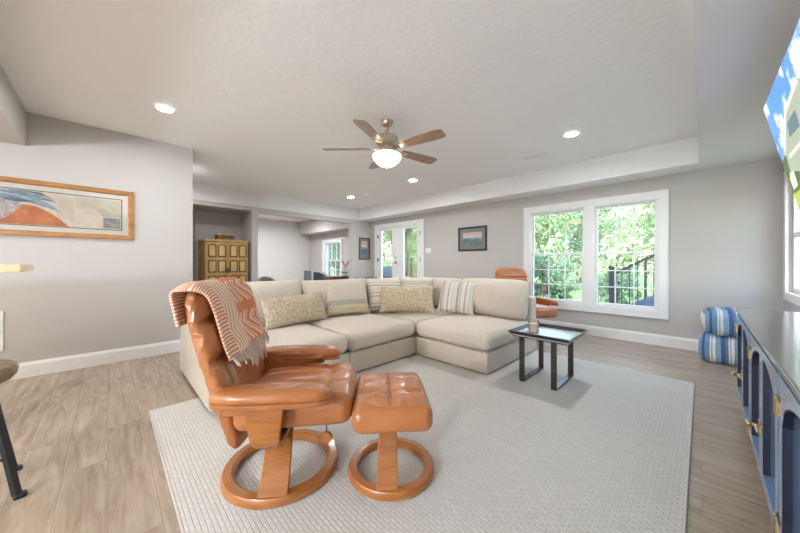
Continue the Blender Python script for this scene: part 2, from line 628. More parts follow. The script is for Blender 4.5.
def wall_holes(bm, lo, hi, holes, put):
    """panel from lo=(u,z) to hi with rectangular holes; put(u0,z0,u1,z1) adds a block"""
    us = sorted({lo[0], hi[0]} | {h[i] for h in holes for i in (0, 2)})
    zs = sorted({lo[1], hi[1]} | {h[i] for h in holes for i in (1, 3)})
    for a in range(len(us) - 1):
        z_start = None
        for b in range(len(zs) - 1):
            mu, mz = (us[a] + us[a + 1]) / 2, (zs[b] + zs[b + 1]) / 2
            if any(h[0] < mu < h[2] and h[1] < mz < h[3] for h in holes):
                continue
            put(us[a], zs[b], us[a + 1], zs[b + 1])
    bmesh.ops.remove_doubles(bm, verts=bm.verts, dist=1e-5)

b = B(); bx(b, (-11, -4.7, -0.12), (0.85, YW + 0.02, 0)); struct('floor', b, FLOOR, label='grey brown wood plank floor of the living room', smooth=False)
b = B(); bx(b, (-11, -4.7, ZC), (0.85, YW + T, ZC + 0.12)); struct('ceiling', b, CEIL, label='white textured tray ceiling above the sofa', smooth=False)

WIN = (-2.262, 0.487, -0.432, 2.115)       # main window opening x0,z0,x1,z1
DOOR = (-6.66, 0.0, -4.965, 2.185)
FWIN = (-9.67, 0.62, -8.60, 1.90)
b = B()
wall_holes(b, (-11, -0.1), (XR + T, ZC), [WIN, DOOR, FWIN], lambda x0, z0, x1, z1: bx(b, (x0, YW, z0), (x1, YW + T, z1)))
struct('wall_back', b, WALL, label='light grey wall holding the large double window', smooth=False)
RWIN = (4.25, 0.86, 5.36, 2.12)
b = B()
wall_holes(b, (-4.7, -0.1), (YW, ZC), [RWIN], lambda y0, z0, y1, z1: bx(b, (XR, y0, z0), (XR + T, y1, z1)))
struct('wall_right', b, WALL, label='light grey wall behind the television and navy cabinet', smooth=False)
b = B(); bx(b, (XL - 0.14, -4.7, -0.1), (XL, 0.83, ZC)); bx(b, (-11, 0.69, -0.1), (XL - 0.14, 0.83, ZC))
struct('wall_left', b, WALL, label='light grey wall with the long framed artwork', smooth=False)
b = B(); bx(b, (-5, -4.86, -0.1), (XR + T, -4.7, ZC)); struct('wall_front', b, WALL, smooth=False)
# far partition: alcove, pier, wide opening
b = B()
wall_holes(b, (0.83, 0), (YW, ZS), [(1.16, 0, 2.262, 2.335), (2.39, 0, 4.92, 2.305)], lambda y0, z0, y1, z1: bx(b, (XF - 0.14, y0, z0), (XF, y1, z1)))
bx(b, (-7.72, 1.02, 0), (XF - 0.14, 1.16, ZS))
bx(b, (-7.72, 2.262, 0), (XF - 0.14, 2.39, ZS))
bx(b, (-7.86, 1.02, 0), (-7.72, 2.39, ZS))
bx(b, (-7.72, 1.16, 2.335), (XF - 0.14, 2.262, ZS))
struct('wall_partition', b, WALL, label='grey partition with an alcove and a wide opening to the far room', smooth=False)
FARW = mat('far room paint', (0.72, 0.70, 0.67), 0.8, bump=(140, 0.05))
b = B(); bx(b, (-10.95, 0.83, 0), (-10.8, YW, ZC)); struct('wall_far', b, FARW, label='pale wall at the back of the far room', smooth=False)
b = B(); bx(b, (-10.8, 5.2, 2.25), (XF - 0.14, YW, ZC)); struct('trim_1', b, WALL, label='grey bulkhead over the far room window', cat='bulkhead', smooth=False)
# soffits round the tray
b = B()
bx(b, (-6.93, 5.19, ZS), (XR, YW, ZC)); bx(b, (-0.03, -4.7, ZS), (XR, 5.19, ZC)); bx(b, (-7.1, 0.83, ZS), (-6.93, YW, ZC))
struct('ceiling_soffit', b, SOFF, label='lowered soffit border around the tray ceiling', cat='soffit', smooth=False)
b = B(); bx(b, (XL, -4.7, 2.39), (-0.03, -0.6, ZC)); struct('trim_2', b, WALL, label='dropped beam at the top left of the room', cat='beam', smooth=False)

def baseboard(name, p, q, nrm, label):
    b = B()
    p, q, nn = Vector((*p, 0)), Vector((*q, 0)), Vector((*nrm, 0))
    prof = [(0, 0), (0.018, 0), (0.018, 0.125), (0.012, 0.142), (0.008, 0.155), (0, 0.155)]
    loft(b, [[e + nn * a + Vector((0, 0, z)) for a, z in prof] for e in (p, q)])
    struct(name, b, WHITE, label=label, cat='baseboard', smooth=False)
baseboard('baseboard_left', (XL, -4.7), (XL, 0.83), (1, 0), 'white baseboard along the left wall')
baseboard('baseboard_back', (-4.875, YW), (XR, YW), (0, -1), 'white baseboard under the large window')
baseboard('baseboard_right', (XR, -4.7), (XR, YW - 0.02), (-1, 0), 'white baseboard along the right wall')
baseboard('baseboard_partition', (XF, 4.92), (XF, YW - 0.02), (1, 0), 'short white baseboard left of the glazed doors')

# ------------------------------------------------------------------ windows and glazed doors
def rect_frame(bm, x0, z0, x1, z1, wdt, y0, y1):
    """picture-frame of four mitre-less bars in the xz plane"""
    bx(bm, (x0, y0, z0), (x0 + wdt, y1, z1)); bx(bm, (x1 - wdt, y0, z0), (x1, y1, z1))
    bx(bm, (x0 + wdt, y0, z0), (x1 - wdt, y1, z0 + wdt)); bx(bm, (x0 + wdt, y0, z1 - wdt), (x1 - wdt, y1, z1))

def sash(root, x0, z0, x1, z1, y, cols, rows, fr=0.035):
    b = B(); rect_frame(b, x0, z0, x1, z1, fr, y - 0.02, y + 0.02)
    s = mk('sash', b, WHITE, root, smooth=False, bevel=0.003)
    b = B(); bx(b, (x0 + fr, y - 0.003, z0 + fr), (x1 - fr, y + 0.003, z1 - fr))
    mk('glass_pane', b, GLASS, s, smooth=False)
    b = B()
    for k in range(1, cols):
        x = x0 + fr + (x1 - x0 - 2 * fr) * k / cols
        bx(b, (x - 0.008, y - 0.008, z0 + fr), (x + 0.008, y + 0.008, z1 - fr))
    for k in range(1, rows):
        z = z0 + fr + (z1 - z0 - 2 * fr) * k / rows
        bx(b, (x0 + fr, y - 0.0075, z - 0.008), (x1 - fr, y + 0.0075, z + 0.008))
    mk('muntin', b, WHITE, s, smooth=False)

def casing(root, x0, z0, x1, z1, wdt=0.09, sill=True):
    b = B()
    y0, y1 = YW - 0.022, YW
    bx(b, (x0 - wdt, y0, z0 - (wdt if sill else 0)), (x0, y1, z1 + wdt)); bx(b, (x1, y0, z0 - (wdt if sill else 0)), (x1 + wdt, y1, z1 + wdt))
    bx(b, (x0, y0, z1), (x1, y1, z1 + wdt))
    if sill:
        bx(b, (x0, y0, z0 - wdt), (x1, y1, z0))
    # raised outer bead
    e = 0.014
    bx(b, (x0 - wdt - e, y0 - 0.008, z0 - (wdt + e if sill else 0)), (x0 - wdt, y1, z1 + wdt + e)); bx(b, (x1 + wdt, y0 - 0.008, z0 - (wdt + e if sill else 0)), (x1 + wdt + e, y1, z1 + wdt + e))
    bx(b, (x0 - wdt, y0 - 0.008, z1 + wdt), (x1 + wdt, y1, z1 + wdt + e))
    if sill:
        bx(b, (x0 - wdt, y0 - 0.008, z0 - wdt - e), (x1 + wdt, y1, z0 - wdt))
    mk('casing', b, WHITE, root, smooth=False, bevel=0.003)
    b = B()
    bx(b, (x0, YW - 0.01, z0), (x0 + 0.02, YW + T, z1)); bx(b, (x1 - 0.02, YW - 0.01, z0), (x1, YW + T, z1)); bx(b, (x0 + 0.02, YW - 0.01, z1 - 0.02), (x1 - 0.02, YW + T, z1))
    if sill:
        bx(b, (x0 + 0.02, YW - 0.01, z0), (x1 - 0.02, YW + T, z0 + 0.02))
    mk('jamb', b, WHITE, root, smooth=False)

def stroot(name, label, cat):
    o = bpy.data.objects.new(name, None)
    COL.objects.link(o)
    o['kind'] = 'structure'; o['label'] = label; o['category'] = cat
    return o

w1 = stroot('window_1', 'large white double window looking onto trees and stairs', 'window')
x0, z0, x1, z1 = WIN
casing(w1, x0, z0, x1, z1)
b = B(); bx(b, (-1.375, YW - 0.012, z0 + 0.02), (-1.225, YW + 0.12, z1 - 0.02)); mk('mullion', b, WHITE, w1, smooth=False, bevel=0.004)
for (a, c) in ((x0 + 0.02, -1.375), (-1.225, x1 - 0.02)):
    sash(w1, a, 1.325, c, z1 - 0.02, YW + 0.085, 3, 1)
    sash(w1, a, z0 + 0.02, c, 1.355, YW + 0.045, 3, 3)
w2 = stroot('window_2', 'white sash window in the far room', 'window')
x0, z0, x1, z1 = FWIN
casing(w2, x0, z0, x1, z1)
sash(w2, x0 + 0.02, 1.255, x1 - 0.02, z1 - 0.02, YW + 0.085, 3, 1)
sash(w2, x0 + 0.02, z0 + 0.02, x1 - 0.02, 1.285, YW + 0.045, 3, 2)
# window in the right wall (seen edge-on beside the television)
w3 = stroot('window_3', 'white window on the right wall past the television', 'window')
y0, z0, y1, z1 = RWIN
def swapx(o):
    pass
b = B()
for (a, bb) in (((y0 - 0.09, z0 - 0.09), (y0, z1 + 0.09)), ((y1, z0 - 0.09), (y1 + 0.09, z1 + 0.09)), ((y0, z1), (y1, z1 + 0.09)), ((y0, z0 - 0.09), (y1, z0))):
    bx(b, (XR - 0.024, a[0], a[1]), (XR, bb[0], bb[1]))
mk('casing', b, WHITE, w3, smooth=False, bevel=0.003)
b = B()
for (a, bb) in (((y0, z0), (y0 + 0.05, z1)), ((y1 - 0.05, z0), (y1, z1)), ((y0 + 0.05, z1 - 0.05), (y1 - 0.05, z1)), ((y0 + 0.05, z0), (y1 - 0.05, z0 + 0.05)), ((y0 + 0.05, 1.46), (y1 - 0.05, 1.51))):
    bx(b, (XR + 0.03, a[0], a[1]), (XR + 0.09, bb[0], bb[1]))
s3 = mk('sash', b, WHITE, w3, smooth=False)
b = B(); bx(b, (XR + 0.057, y0 + 0.05, z0 + 0.05), (XR + 0.063, y1 - 0.05, z1 - 0.05)); mk('glass_pane', b, GLASS, s3, smooth=False)

# glazed double doors
d0 = stroot('door_1', 'white frame around the glazed double doors', 'door frame')
x0, z0, x1, z1 = DOOR
casing(d0, x0, z0, x1, z1, sill=False)
def door_leaf(name, label, x0, x1, gx0, gx1, knob_side):
    r = stroot(name, label, 'door')
    b = B()
    y0, y1 = YW + 0.01, YW + 0.055
    wall_holes(b, (x0, 0.02), (x1, 2.16), [(gx0, 0.28, gx1, 2.10)], lambda a, c, d, e: bx(b, (a, y0, c), (d, y1, e)))
    mk('door_panel', b, WHITE, r, smooth=False)
    b = B(); rect_frame(b, gx0 - 0.03, 0.25, gx1 + 0.03, 2.13, 0.032, YW - 0.002, YW + 0.01)
    mk('glass_bead', b, WHITE, r, smooth=False)
    b = B(); bx(b, (gx0, YW + 0.03, 0.28), (gx1, YW + 0.036, 2.10)); mk('glass_pane', b, GLASS, r, smooth=False)
    hx = x0 + 0.01 if knob_side > 0 else x1 - 0.01
    for z in (0.3, 1.27, 1.95):
        b = B(); cyl(b, (hx, YW - 0.012, z - 0.05), (hx, YW - 0.012, z + 0.05), 0.011, seg=10); bx(b, (hx - 0.02, YW - 0.008, z - 0.045), (hx + 0.02, YW + 0.01, z + 0.045))
        mk('hinge', b, BRONZE, r)
    if knob_side > 0:
        kx = x1 - 0.065
        for z, nm in ((1.19, 'door_knob'), (1.33, 'deadbolt')):
            b = B()
            M = Matrix.Translation((kx, YW + 0.01, z)) @ Matrix.Rotation(R(90), 4, 'X')
            pr = [(0.0, 0), (0.035, 0), (0.035, 0.01), (0.012, 0.014), (0.012, 0.035), (0.03, 0.045), (0.033, 0.06), (0.02, 0.075), (0, 0.078)] if nm == 'door_knob' else [(0, 0), (0.034, 0), (0.03, 0.016), (0, 0.018)]
            lathe(b, pr, seg=18)
            bmesh.ops.transform(b, matrix=M, verts=b.verts)
            mk(nm, b, NICKEL, r)
door_leaf('door_2', 'white glazed door leaf on the left with the knob', -6.655, -5.815, -6.50, -6.03, 1)
door_leaf('door_3', 'white glazed door leaf on the right', -5.81, -4.97, -5.60, -5.10, -1)

# ------------------------------------------------------------------ outside
GRASS = mat('lawn grass', (0.07, 0.12, 0.03), 0.95, bump=(30, 0.5), vary=(3, (0.13, 0.19, 0.06)))
b = B(); bx(b, (-60, YW + T, -0.3), (40, 60, -0.12)); bx(b, (XR + T, -20, -0.3), (40, YW + T, -0.12))
o = struct('ground', b, GRASS, label='green lawn outside the windows', smooth=False)
PATIO = mat('patio concrete', (0.5, 0.48, 0.45), 0.9, bump=(20, 0.2))
b = B(); bx(b, (-12, YW + T, -0.12), (2, YW + 1.9, -0.02)); struct('patio', b, PATIO, label='concrete patio outside the glazed doors', smooth=False)

BARK = mat('tree bark', (0.13, 0.09, 0.06), 0.95, bump=(25, 0.9))
LEAVES = [leaf_mat('fresh leaves', (0.10, 0.18, 0.055), (0.33, 0.40, 0.18)), leaf_mat('deep leaves', (0.045, 0.11, 0.065), (0.19, 0.28, 0.15)), leaf_mat('pale leaves', (0.18, 0.26, 0.12), (0.45, 0.49, 0.29))]

def crown_mesh(seed, rx, rz, zc, n, size, conic=False):
    rnd = random.Random(seed)
    b = B()
    blobs = []
    for k in range(26):
        a, zz = rnd.uniform(0, 2 * PI), rnd.uniform(-1, 1)
        rad = (rnd.uniform(0.25, 0.95)) * (1 - (0.5 * (zz + 1)) * (0.85 if conic else 0.35))
        blobs.append((Vector((rx * rad * math.cos(a), rx * rad * math.sin(a), zc + rz * zz)), rx * rnd.uniform(0.22, 0.42)))
    for k in range(n):
        c, r = rnd.choice(blobs)
        d = Vector((rnd.gauss(0, 1), rnd.gauss(0, 1), rnd.gauss(0, 0.8))).normalized()
        p = c + d * r * rnd.uniform(0.65, 1.05)
        nrm = (d + Vector((rnd.uniform(-.8, .8), rnd.uniform(-.8, .8), rnd.uniform(-.2, 1)))).normalized()
        t = nrm.orthogonal().normalized()
        t = Matrix.Rotation(rnd.uniform(0, 2 * PI), 3, nrm) @ t
        s = nrm.cross(t)
        L, W2 = size * rnd.uniform(0.7, 1.4), size * rnd.uniform(0.28, 0.5)
        q = [p - t * L / 2, p + s * W2 / 2 + nrm * 0.02, p + t * L / 2, p - s * W2 / 2 + nrm * 0.02]
        b.faces.new([b.verts.new(v) for v in q])
    return b

def make_tree(label, group, loc, h, rx, kind, seed, n=9000, size=0.17, conic=False, low=0.12):
    t = thing('tree', label, 'tree', loc, random.uniform(0, 6), group)
    b = B()
    pts = [(0, 0, -0.1), (0.05 * rx, 0.03, h * 0.3), (0.02, -0.05 * rx, h * 0.6), (0.04, 0, h * 0.85)]
    tube(b, pts, 0.05 * rx + 0.05, 8, [1.2, 0.9, 0.6, 0.25])
    rnd = random.Random(seed)
    for k in range(6):
        a = rnd.uniform(0, 6.28); z = h * rnd.uniform(0.3, 0.65)
        tube(b, [(0.03, 0, z), (rx * 0.35 * math.cos(a), rx * 0.35 * math.sin(a), z + 0.25 * rx), (rx * 0.7 * math.cos(a), rx * 0.7 * math.sin(a), z + 0.4 * rx)], 0.03 * rx + 0.01, 6, [1, 0.7, 0.3])
    mk('trunk', b, BARK, t)
    zc = h * (1 + low) / 2
    b = crown_mesh(seed, rx, h * (1 - low) / 2, zc, n, size, conic)
    mk('foliage', b, LEAVES[kind], t, smooth=False, recalc=False)
    return t

def dup_tree(src, loc, rz, s, label, group):
    c = dup(src)
    c.location = loc
    c.rotation_euler = (0, 0, rz)
    c.scale = (s, s, s)
    c['label'] = label
    c['group'] = group
    return c

g1 = 'trees beyond the large window'
L1 = 'leafy green tree in the woods seen through the large window'
L2 = 'leafy green tree in the woods seen through the glazed doors'
L3 = 'leafy tree seen through the far room window'
ta = make_tree(L1, g1, (-5.0, 11.2, -0.12), 6.0, 2.0, 0, 11)
tb = make_tree(L1, g1, (-3.75, 16.5, -0.12), 7.5, 2.3, 2, 12)
tcn = make_tree(L1, g1, (-8.6, 16.8, -0.12), 8.0, 1.9, 1, 13, conic=True, low=0.08)
LS = 'dark shrub in front of the woods outside the large window'
sh = make_tree(LS, 'shrubs outside the large window', (-3.3, 9.2, -0.12), 1.7, 0.85, 1, 14, n=3000, size=0.11, low=0.02)
for src, loc, rz, s in ((tb, (-0.1, 12.0, -.12), 2.0, 0.85), (ta, (1.9, 17.0, -.12), 1.2, 1.1), (tcn, (-5.6, 21.8, -.12), 0.7, 1.15), (tb, (-0.5, 21.8, -.12), 4.0, 1.0), (ta, (4.6, 22.5, -.12), 3.0, 1.15)):
    dup_tree(src, loc, rz, s, L1, g1)
for src, loc, rz, s in ((ta, (-10.4, 10.9, -.12), 1.0, 0.85), (tcn, (-13.2, 13.6, -.12), 2.0, 0.85), (tb, (-13.2, 18.6, -.12), 2.6, 1.0), (ta, (-18.0, 18.2, -.12), 0.4, 1.1)):
    dup_tree(src, loc, rz, s, L2, 'trees beyond the glazed doors')
for src, loc, rz, s in ((tcn, (-17.6, 11.2, -.12), 1.1, 0.9), (ta, (-22.6, 13.6, -.12), 2.1, 1.1)):
    dup_tree(src, loc, rz, s, L3, 'trees beyond the far room window')
for loc, rz, s in (((-5.3, 8.7, -.12), 1.0, 1.1), ((-1.5, 9.32, -.12), 3.0, 0.7)):
    dup_tree(sh, loc, rz, s, LS, 'shrubs outside the large window')
LR = 'added leafy tree blocking sky past the right wall window'  # unseen trees added to hold back sky light at this window
dup_tree(ta, (4.2, 7.2, -.12), 0.3, 0.9, LR, 'added trees past the right wall window')
dup_tree(tb, (4.9, 2.4, -.12), 1.3, 0.8, LR, 'added trees past the right wall window')
# the distant edge of the wood: one mass of leaves
rnd = random.Random(77)
b = B()
for k in range(16000):
    x = rnd.uniform(-58, 16)
    hgt = 7.5 + 2.0 * math.sin(x * 0.55) + 1.2 * math.sin(x * 1.7 + 1)
    zz = hgt * (1 - rnd.random() ** 0.8)
    p = Vector((x, 29 + 1.6 * mnoise.noise(Vector((x * 0.4, zz * 0.4, 0))) + rnd.uniform(-0.8, 0.8), zz))
    nrm = Vector((rnd.uniform(-.8, .8), -1, rnd.uniform(-.3, 1))).normalized()
    t_ = Matrix.Rotation(rnd.uniform(0, 6.28), 3, nrm) @ nrm.orthogonal().normalized()
    s_ = nrm.cross(t_)
    L_, W_ = 0.55 * rnd.uniform(0.6, 1.4), 0.3 * rnd.uniform(0.6, 1.3)
    b.faces.new([b.verts.new(v) for v in (p - t_ * L_ / 2, p + s_ * W_ / 2, p + t_ * L_ / 2, p - s_ * W_ / 2)])
tag(mk('woodland_edge', b, LEAVES[0], smooth=False, recalc=False), 'distant edge of the green wood behind the nearer trees', 'woodland', kind='stuff')

# outdoor stair with iron railing
st = thing('outdoor_staircase', 'dark blue outdoor staircase with black railing seen through the large window', 'staircase', (-1.35, 7.5, -0.12))
SLATE = mat('slate blue stair skirt', (0.025, 0.04, 0.075), 0.6)
sl = 0.60    # rise per metre
b = B()
poly = [(-0.05, 0.0), (-0.05, 0.26), (0.1, 0.3), (3.2, 0.3 + 3.1 * sl), (3.2, 0.0)]
prism(b, poly, -0.04, 0.04, Matrix.Rotation(R(90), 4, 'X'))
prism(b, poly, -1.04, -0.96, Matrix.Rotation(R(90), 4, 'X'))
mk('stringer', b, SLATE, st, smooth=False)
b = B()
for k in range(10):
    bx(b, (0.02 + k * 0.31, 0.03, 0.02 + k * 0.186), (0.36 + k * 0.31, 0.97, 0.06 + k * 0.186 + 0.04))
mk('tread', b, SLATE, st, smooth=False)
b = B(); bx(b, (-0.01, -0.05, 0), (0.085, 0.045, 1.2)); bx(b, (-0.025, -0.065, 1.2), (0.1, 0.06, 1.23)); mk('newel_post', b, BLACK, st, smooth=False)
b = B()
for off, t in ((1.08, 0.05), (0.24, 0.035)):
    ribbon(b, [(0.08, 0, off), (3.2, 0, off + 3.12 * sl)], 0.022, t, (0, 1, 0))
mk('rail', b, BLACK, st, smooth=False)
for k in range(24):
    x = 0.2 + k * 0.125
    b = B(); wdt = 0.008 if k % 4 != 3 else 0.02
    bx(b, (x - wdt, -wdt, 0.24 + (x - .08) * sl), (x + wdt, wdt, 1.08 + (x - .08) * sl)); mk('baluster', b, BLACK, st, smooth=False)

# covered grill on the patio outside the left door leaf
gr = thing('covered_grill', 'dark covered grill on the patio outside the left door', 'grill', (-8.05, 7.1, -0.02), R(20))
COVER = mat('grill cover', (0.05, 0.085, 0.10), 0.6, bump=(8, 0.5))
b = B(); roundbox(b, (0, 0, 0.55), (0.42, 0.3, 0.55), 0.07, 3, 5, fn=lambda p: (p.x * (1 - 0.12 * max(0, p.z)), p.y * (1 - 0.2 * max(0, p.z)), p.z)); mk('cover', b, COVER, gr)

# ------------------------------------------------------------------ ceiling fixtures
def can_light(loc, label, lens):
    t = thing('recessed_light', label, 'ceiling light', loc, 0, 'recessed ceiling lights')
    b = B(); lathe(b, [(0.066, -0.002), (0.088, -0.002), (0.09, -0.006), (0.085, -0.010), (0.07, -0.012), (0.066, -0.004)], seg=28, closed=True); mk('trim_ring', b, WHITE, t)
    b = B(); lathe(b, [(0, -0.006), (0.05, -0.0055), (0.067, -0.003)], seg=28); mk('lens', b, lens, t)
can_light((-3.80, 0.41, ZC), 'large round recessed light nearest the left wall', LAMP)
can_light((-1.11, 4.0, ZC), 'round recessed light in front of the large window', LAMP)
can_light((-3.82, 4.1, ZC), 'round recessed light just right of the fan globe', LAMP)
can_light((-5.84, 4.1, ZC), 'small round recessed light farthest back near the wide opening', LAMP)
can_light((-5.95, 0.89, ZC), 'added round light hidden past the end of the left wall', LAMP)  # hidden from view; added to brighten the alcove
for x, y in ((-3.9, -1.8), (-1.3, -1.8), (-3.9, -3.6), (-1.3, -3.6)):  # out of view; added as fill for the whole room
    can_light((x, y, 2.39), 'added round fill light in the lowered ceiling behind the camera', LAMPB)
can_light((-9.3, 2.6, ZC), 'round recessed light on the far room ceiling', LAMPF)
can_light((-9.0, 4.2, ZC), 'added recessed light brightening the far room nearest its window', LAMPF)  # extra lamp added to lift the far room's brightness

for x, y, lb in ((-2.6, -3.3, 'added fill globe behind the camera nearest the stool'), (-0.35, -3.0, 'added cool-toned globe behind the camera by the navy cabinet')):
    t = thing('fill_globe_lamp', lb, 'added fill lamp', (x, y, 2.39), 0, 'added fill globes behind the camera')  # unseen globes added to throw light on walls and ceiling
    b = B(); lathe(b, [(0, 0), (0.06, 0), (0.06, -0.02), (0.01, -0.03), (0, -0.03)], seg=20); mk('canopy', b, NICKEL, t)
    b = B(); cyl(b, (0, 0, -0.03), (0, 0, -0.68), 0.004, seg=8); mk('cord', b, BLACK, t)
    b = B(); bmesh.ops.create_uvsphere(b, u_segments=24, v_segments=16, radius=0.16, matrix=Matrix.Translation((0, 0, -0.83))); mk('globe', b, GLOBE if x < -1 else GLOBED, t)
t = thing('ceiling_vent', 'white slotted air vent on the ceiling right of the fan', 'vent', (-1.72, 4.44, ZC), R(0))
b = B(); bx(b, (-0.17, -0.07, -0.008), (0.17, 0.07, 0)); mk('vent_frame', b, WHITE, t, smooth=False, bevel=0.003)
GREYV = mat('vent slot grey', (0.45, 0.44, 0.43), 0.5)
b = B()
for k in range(9):
    box(b, (0, -0.048 + k * 0.012, -0.011), (0.29, 0.008, 0.003), Matrix.Rotation(R(30), 3, 'X'))
mk('louvre', b, WHITE, t, smooth=False)
b = B(); lathe(b, [(0, -0.034), (0.04, -0.034), (0.055, -0.028), (0.065, -0.004), (0.065, 0), (0, 0)], seg=24)
tag(mk('smoke_detector', b, WHITE, loc=(-5.35, 4.2, ZC)), 'small round white smoke detector on the ceiling near the corner', 'smoke detector')

# ceiling fan
FX, FY = -2.444, 2.201
fan = thing('ceiling_fan', 'five blade brown ceiling fan with a glowing glass bowl', 'ceiling fan', (FX, FY, 2.745))
b = B(); lathe(b, [(0, 0), (0.068, 0), (0.07, -0.012), (0.058, -0.04), (0.03, -0.062), (0.016, -0.066), (0, -0.066)], seg=28); mk('canopy', b, NICKEL, fan)
b = B(); cyl(b, (0, 0, -0.06), (0, 0, -0.15), 0.013); lathe(b, [(0, -0.075), (0.022, -0.08), (0.026, -0.09), (0.02, -0.1), (0, -0.102)], seg=16); mk('downrod', b, NICKEL, fan)
b = B(); lathe(b, [(0, -0.128), (0.035, -0.13), (0.05, -0.145), (0.09, -0.158), (0.118, -0.178), (0.125, -0.205), (0.122, -0.235), (0.128, -0.242), (0.124, -0.256), (0.095, -0.28), (0.075, -0.295), (0.07, -0.32), (0, -0.32)], seg=36); mk('motor_housing', b, NICKEL, fan)
for k in range(5):
    a = R(9 + 72 * k)
    Mz = Matrix.Rotation(a, 4, 'Z')
    b = B()
    pts = []
    out = [(0.19, 0.042), (0.26, 0.056), (0.4, 0.066), (0.55, 0.071), (0.65, 0.07), (0.69, 0.062), (0.705, 0.045)]
    poly = [(x, y) for x, y in out] + [(x, -y) for x, y in reversed(out)]
    P = Matrix.Translation((0, 0, -0.305)) @ Matrix.Rotation(R(-12), 4, 'X')
    prism(b, poly, -0.004, 0.004, Mz @ P)
    bl = mk('blade', b, BLADE, fan, smooth=False)
    b = B()
    iron = [(0.09, 0.02), (0.15, 0.014), (0.2, 0.03), (0.26, 0.034), (0.275, 0.02)]
    poly = [(x, y) for x, y in iron] + [(x, -y) for x, y in reversed(iron)]
    P2 = Matrix.Translation((0, 0, -0.305)) @ Matrix.Rotation(R(-12), 4, 'X')
    prism(b, poly, -0.012, -0.005, Mz @ P2)
    mk('blade_iron', b, NICKEL, bl, smooth=False)
b = B(); lathe(b, [(0, -0.318), (0.075, -0.32), (0.085, -0.33), (0.15, -0.352), (0.155, -0.365), (0.148, -0.372), (0, -0.372)], seg=36); mk('light_fitter', b, NICKEL, fan)
b = B(); lathe(b, [(0.145, -0.372), (0.158, -0.382), (0.156, -0.40), (0.14, -0.43), (0.11, -0.462), (0.07, -0.485), (0.03, -0.496), (0, -0.498)], seg=40); mk('glass_bowl', b, BOWLM, fan)
b = B(); lathe(b, [(0, -0.495), (0.018, -0.497), (0.014, -0.508), (0.006, -0.515), (0.008, -0.522), (0, -0.528)], seg=14); mk('finial', b, NICKEL, fan)
for sx in (-0.06, 0.07):
    b = B(); tube(b, [(sx, -0.06, -0.31), (sx, -0.062, -0.42), (sx, -0.17, -0.52)][:2], 0.0012, 5); mk('pull_chain', b, NICKEL, fan)

# ------------------------------------------------------------------ rug
RX0, RX1, RY0, RY1 = -3.06, -0.055, 0.235, 4.075
b = B(); roundbox(b, (0, 0, 0.006), ((RX1 - RX0) / 2, (RY1 - RY0) / 2, 0.006), 0.005, 2, 1)
rug = tag(mk('area_rug', b, RUG, loc=((RX0 + RX1) / 2, (RY0 + RY1) / 2, 0)), 'large pale basket weave area rug under the sofa and recliner', 'rug')
BIND = mat('rug binding', (0.52, 0.48, 0.43), 0.95)
b = B()
hx, hy = (RX1 - RX0) / 2, (RY1 - RY0) / 2
for p, q in (((-hx, -hy), (hx, -hy)), ((hx, -hy), (hx, hy)), ((hx, hy), (-hx, hy)), ((-hx, hy), (-hx, -hy))):
    tube(b, [(p[0], p[1], 0.007), (q[0], q[1], 0.007)], 0.007, 8)
mk('binding', b, BIND, rug)
ZR = 0.0125

# ------------------------------------------------------------------ sectional sofa
SX0, SX1, SXR = -3.93, -2.55, -1.55
SY0, SYF, SY1 = 0.55, 2.79, 4.10
sofa = thing('sectional_sofa', 'large cream linen L-shaped sectional sofa on the rug', 'sofa', (SX1, SYF, ZR))
def srb(name, lo, hi, r=0.02, m=LINEN, fn=None, inner=6, seg=3):
    b = B()
    c = [(lo[i] + hi[i]) / 2 - (SX1, SYF, ZR)[i] for i in range(3)]
    roundbox(b, c, [abs(hi[i] - lo[i]) / 2 for i in range(3)], r, seg, inner, fn)
    return mk(name, b, m, sofa)
G = 0.004
srb('base', (SX0, 0.73, 0.022), (SX1, 1.78 - G, 0.245))
srb('base', (SX0, 1.78 + G, 0.022), (SX1, SYF - G, 0.245))
srb('base', (SX0, SYF + G, 0.022), (SX1 - G, SY1, 0.245))
srb('base', (SX1 + G, SYF, 0.022), (SXR, SY1, 0.245))
srb('arm', (SX0, SY0, 0.022), (SX1 - 0.09, 0.725, 0.60), 0.035)
srb('back_frame', (SX0, 0.73, 0.25), (SX0 + 0.19, SY1, 0.74), 0.04)
srb('back_frame', (SX0 + 0.195, SY1 - 0.19, 0.25), (SXR, SY1, 0.74), 0.04)
def crown(hx, hy, hz, k, droop=0.0):
    def f(p):
        u, v = p.x / hx, p.y / hy
        s = max(0, (1 - u * u)) * max(0, (1 - v * v))
        z = p.z + (k * s if p.z > 0 else 0) + 0.008 * mnoise.noise(Vector((p.x * 3, p.y * 3, hx)))
        bulge = 1 + 0.03 * (1 - (p.z / hz) ** 2)
        return (p.x * bulge, p.y * (1 + 0.015 * (1 - (p.z / hz) ** 2)), z)
    return f
def seat(lo, hi):
    h = [(hi[i] - lo[i]) / 2 for i in range(3)]
    return srb('seat_cushion', lo, hi, 0.065, LINEN2, crown(h[0], h[1], h[2], 0.035), 10, 4)
seat((-3.72, 0.74, 0.248), (-2.545, 1.765, 0.438))
seat((-3.72, 1.79, 0.248), (-2.545, 2.775, 0.438))
seat((-3.72, 2.80, 0.248), (-2.575, 3.89, 0.438))
seat((-2.545, 2.785, 0.248), (-1.55, 3.89, 0.438))
def back_cushion(cx, cy, rz, wd, ht, lean, m=LINEN2, seed=1, th=0.26, z=0.445, pinch=0.03):
    b = B()
    pillow(b, wd, ht, th, 24, 18, pinch, 0, seed)
    return mk('back_cushion', b, m, sofa, loc=(cx - SX1, cy - SYF, z - ZR), rot=(R(lean), 0, rz), smooth=True, ang=80)
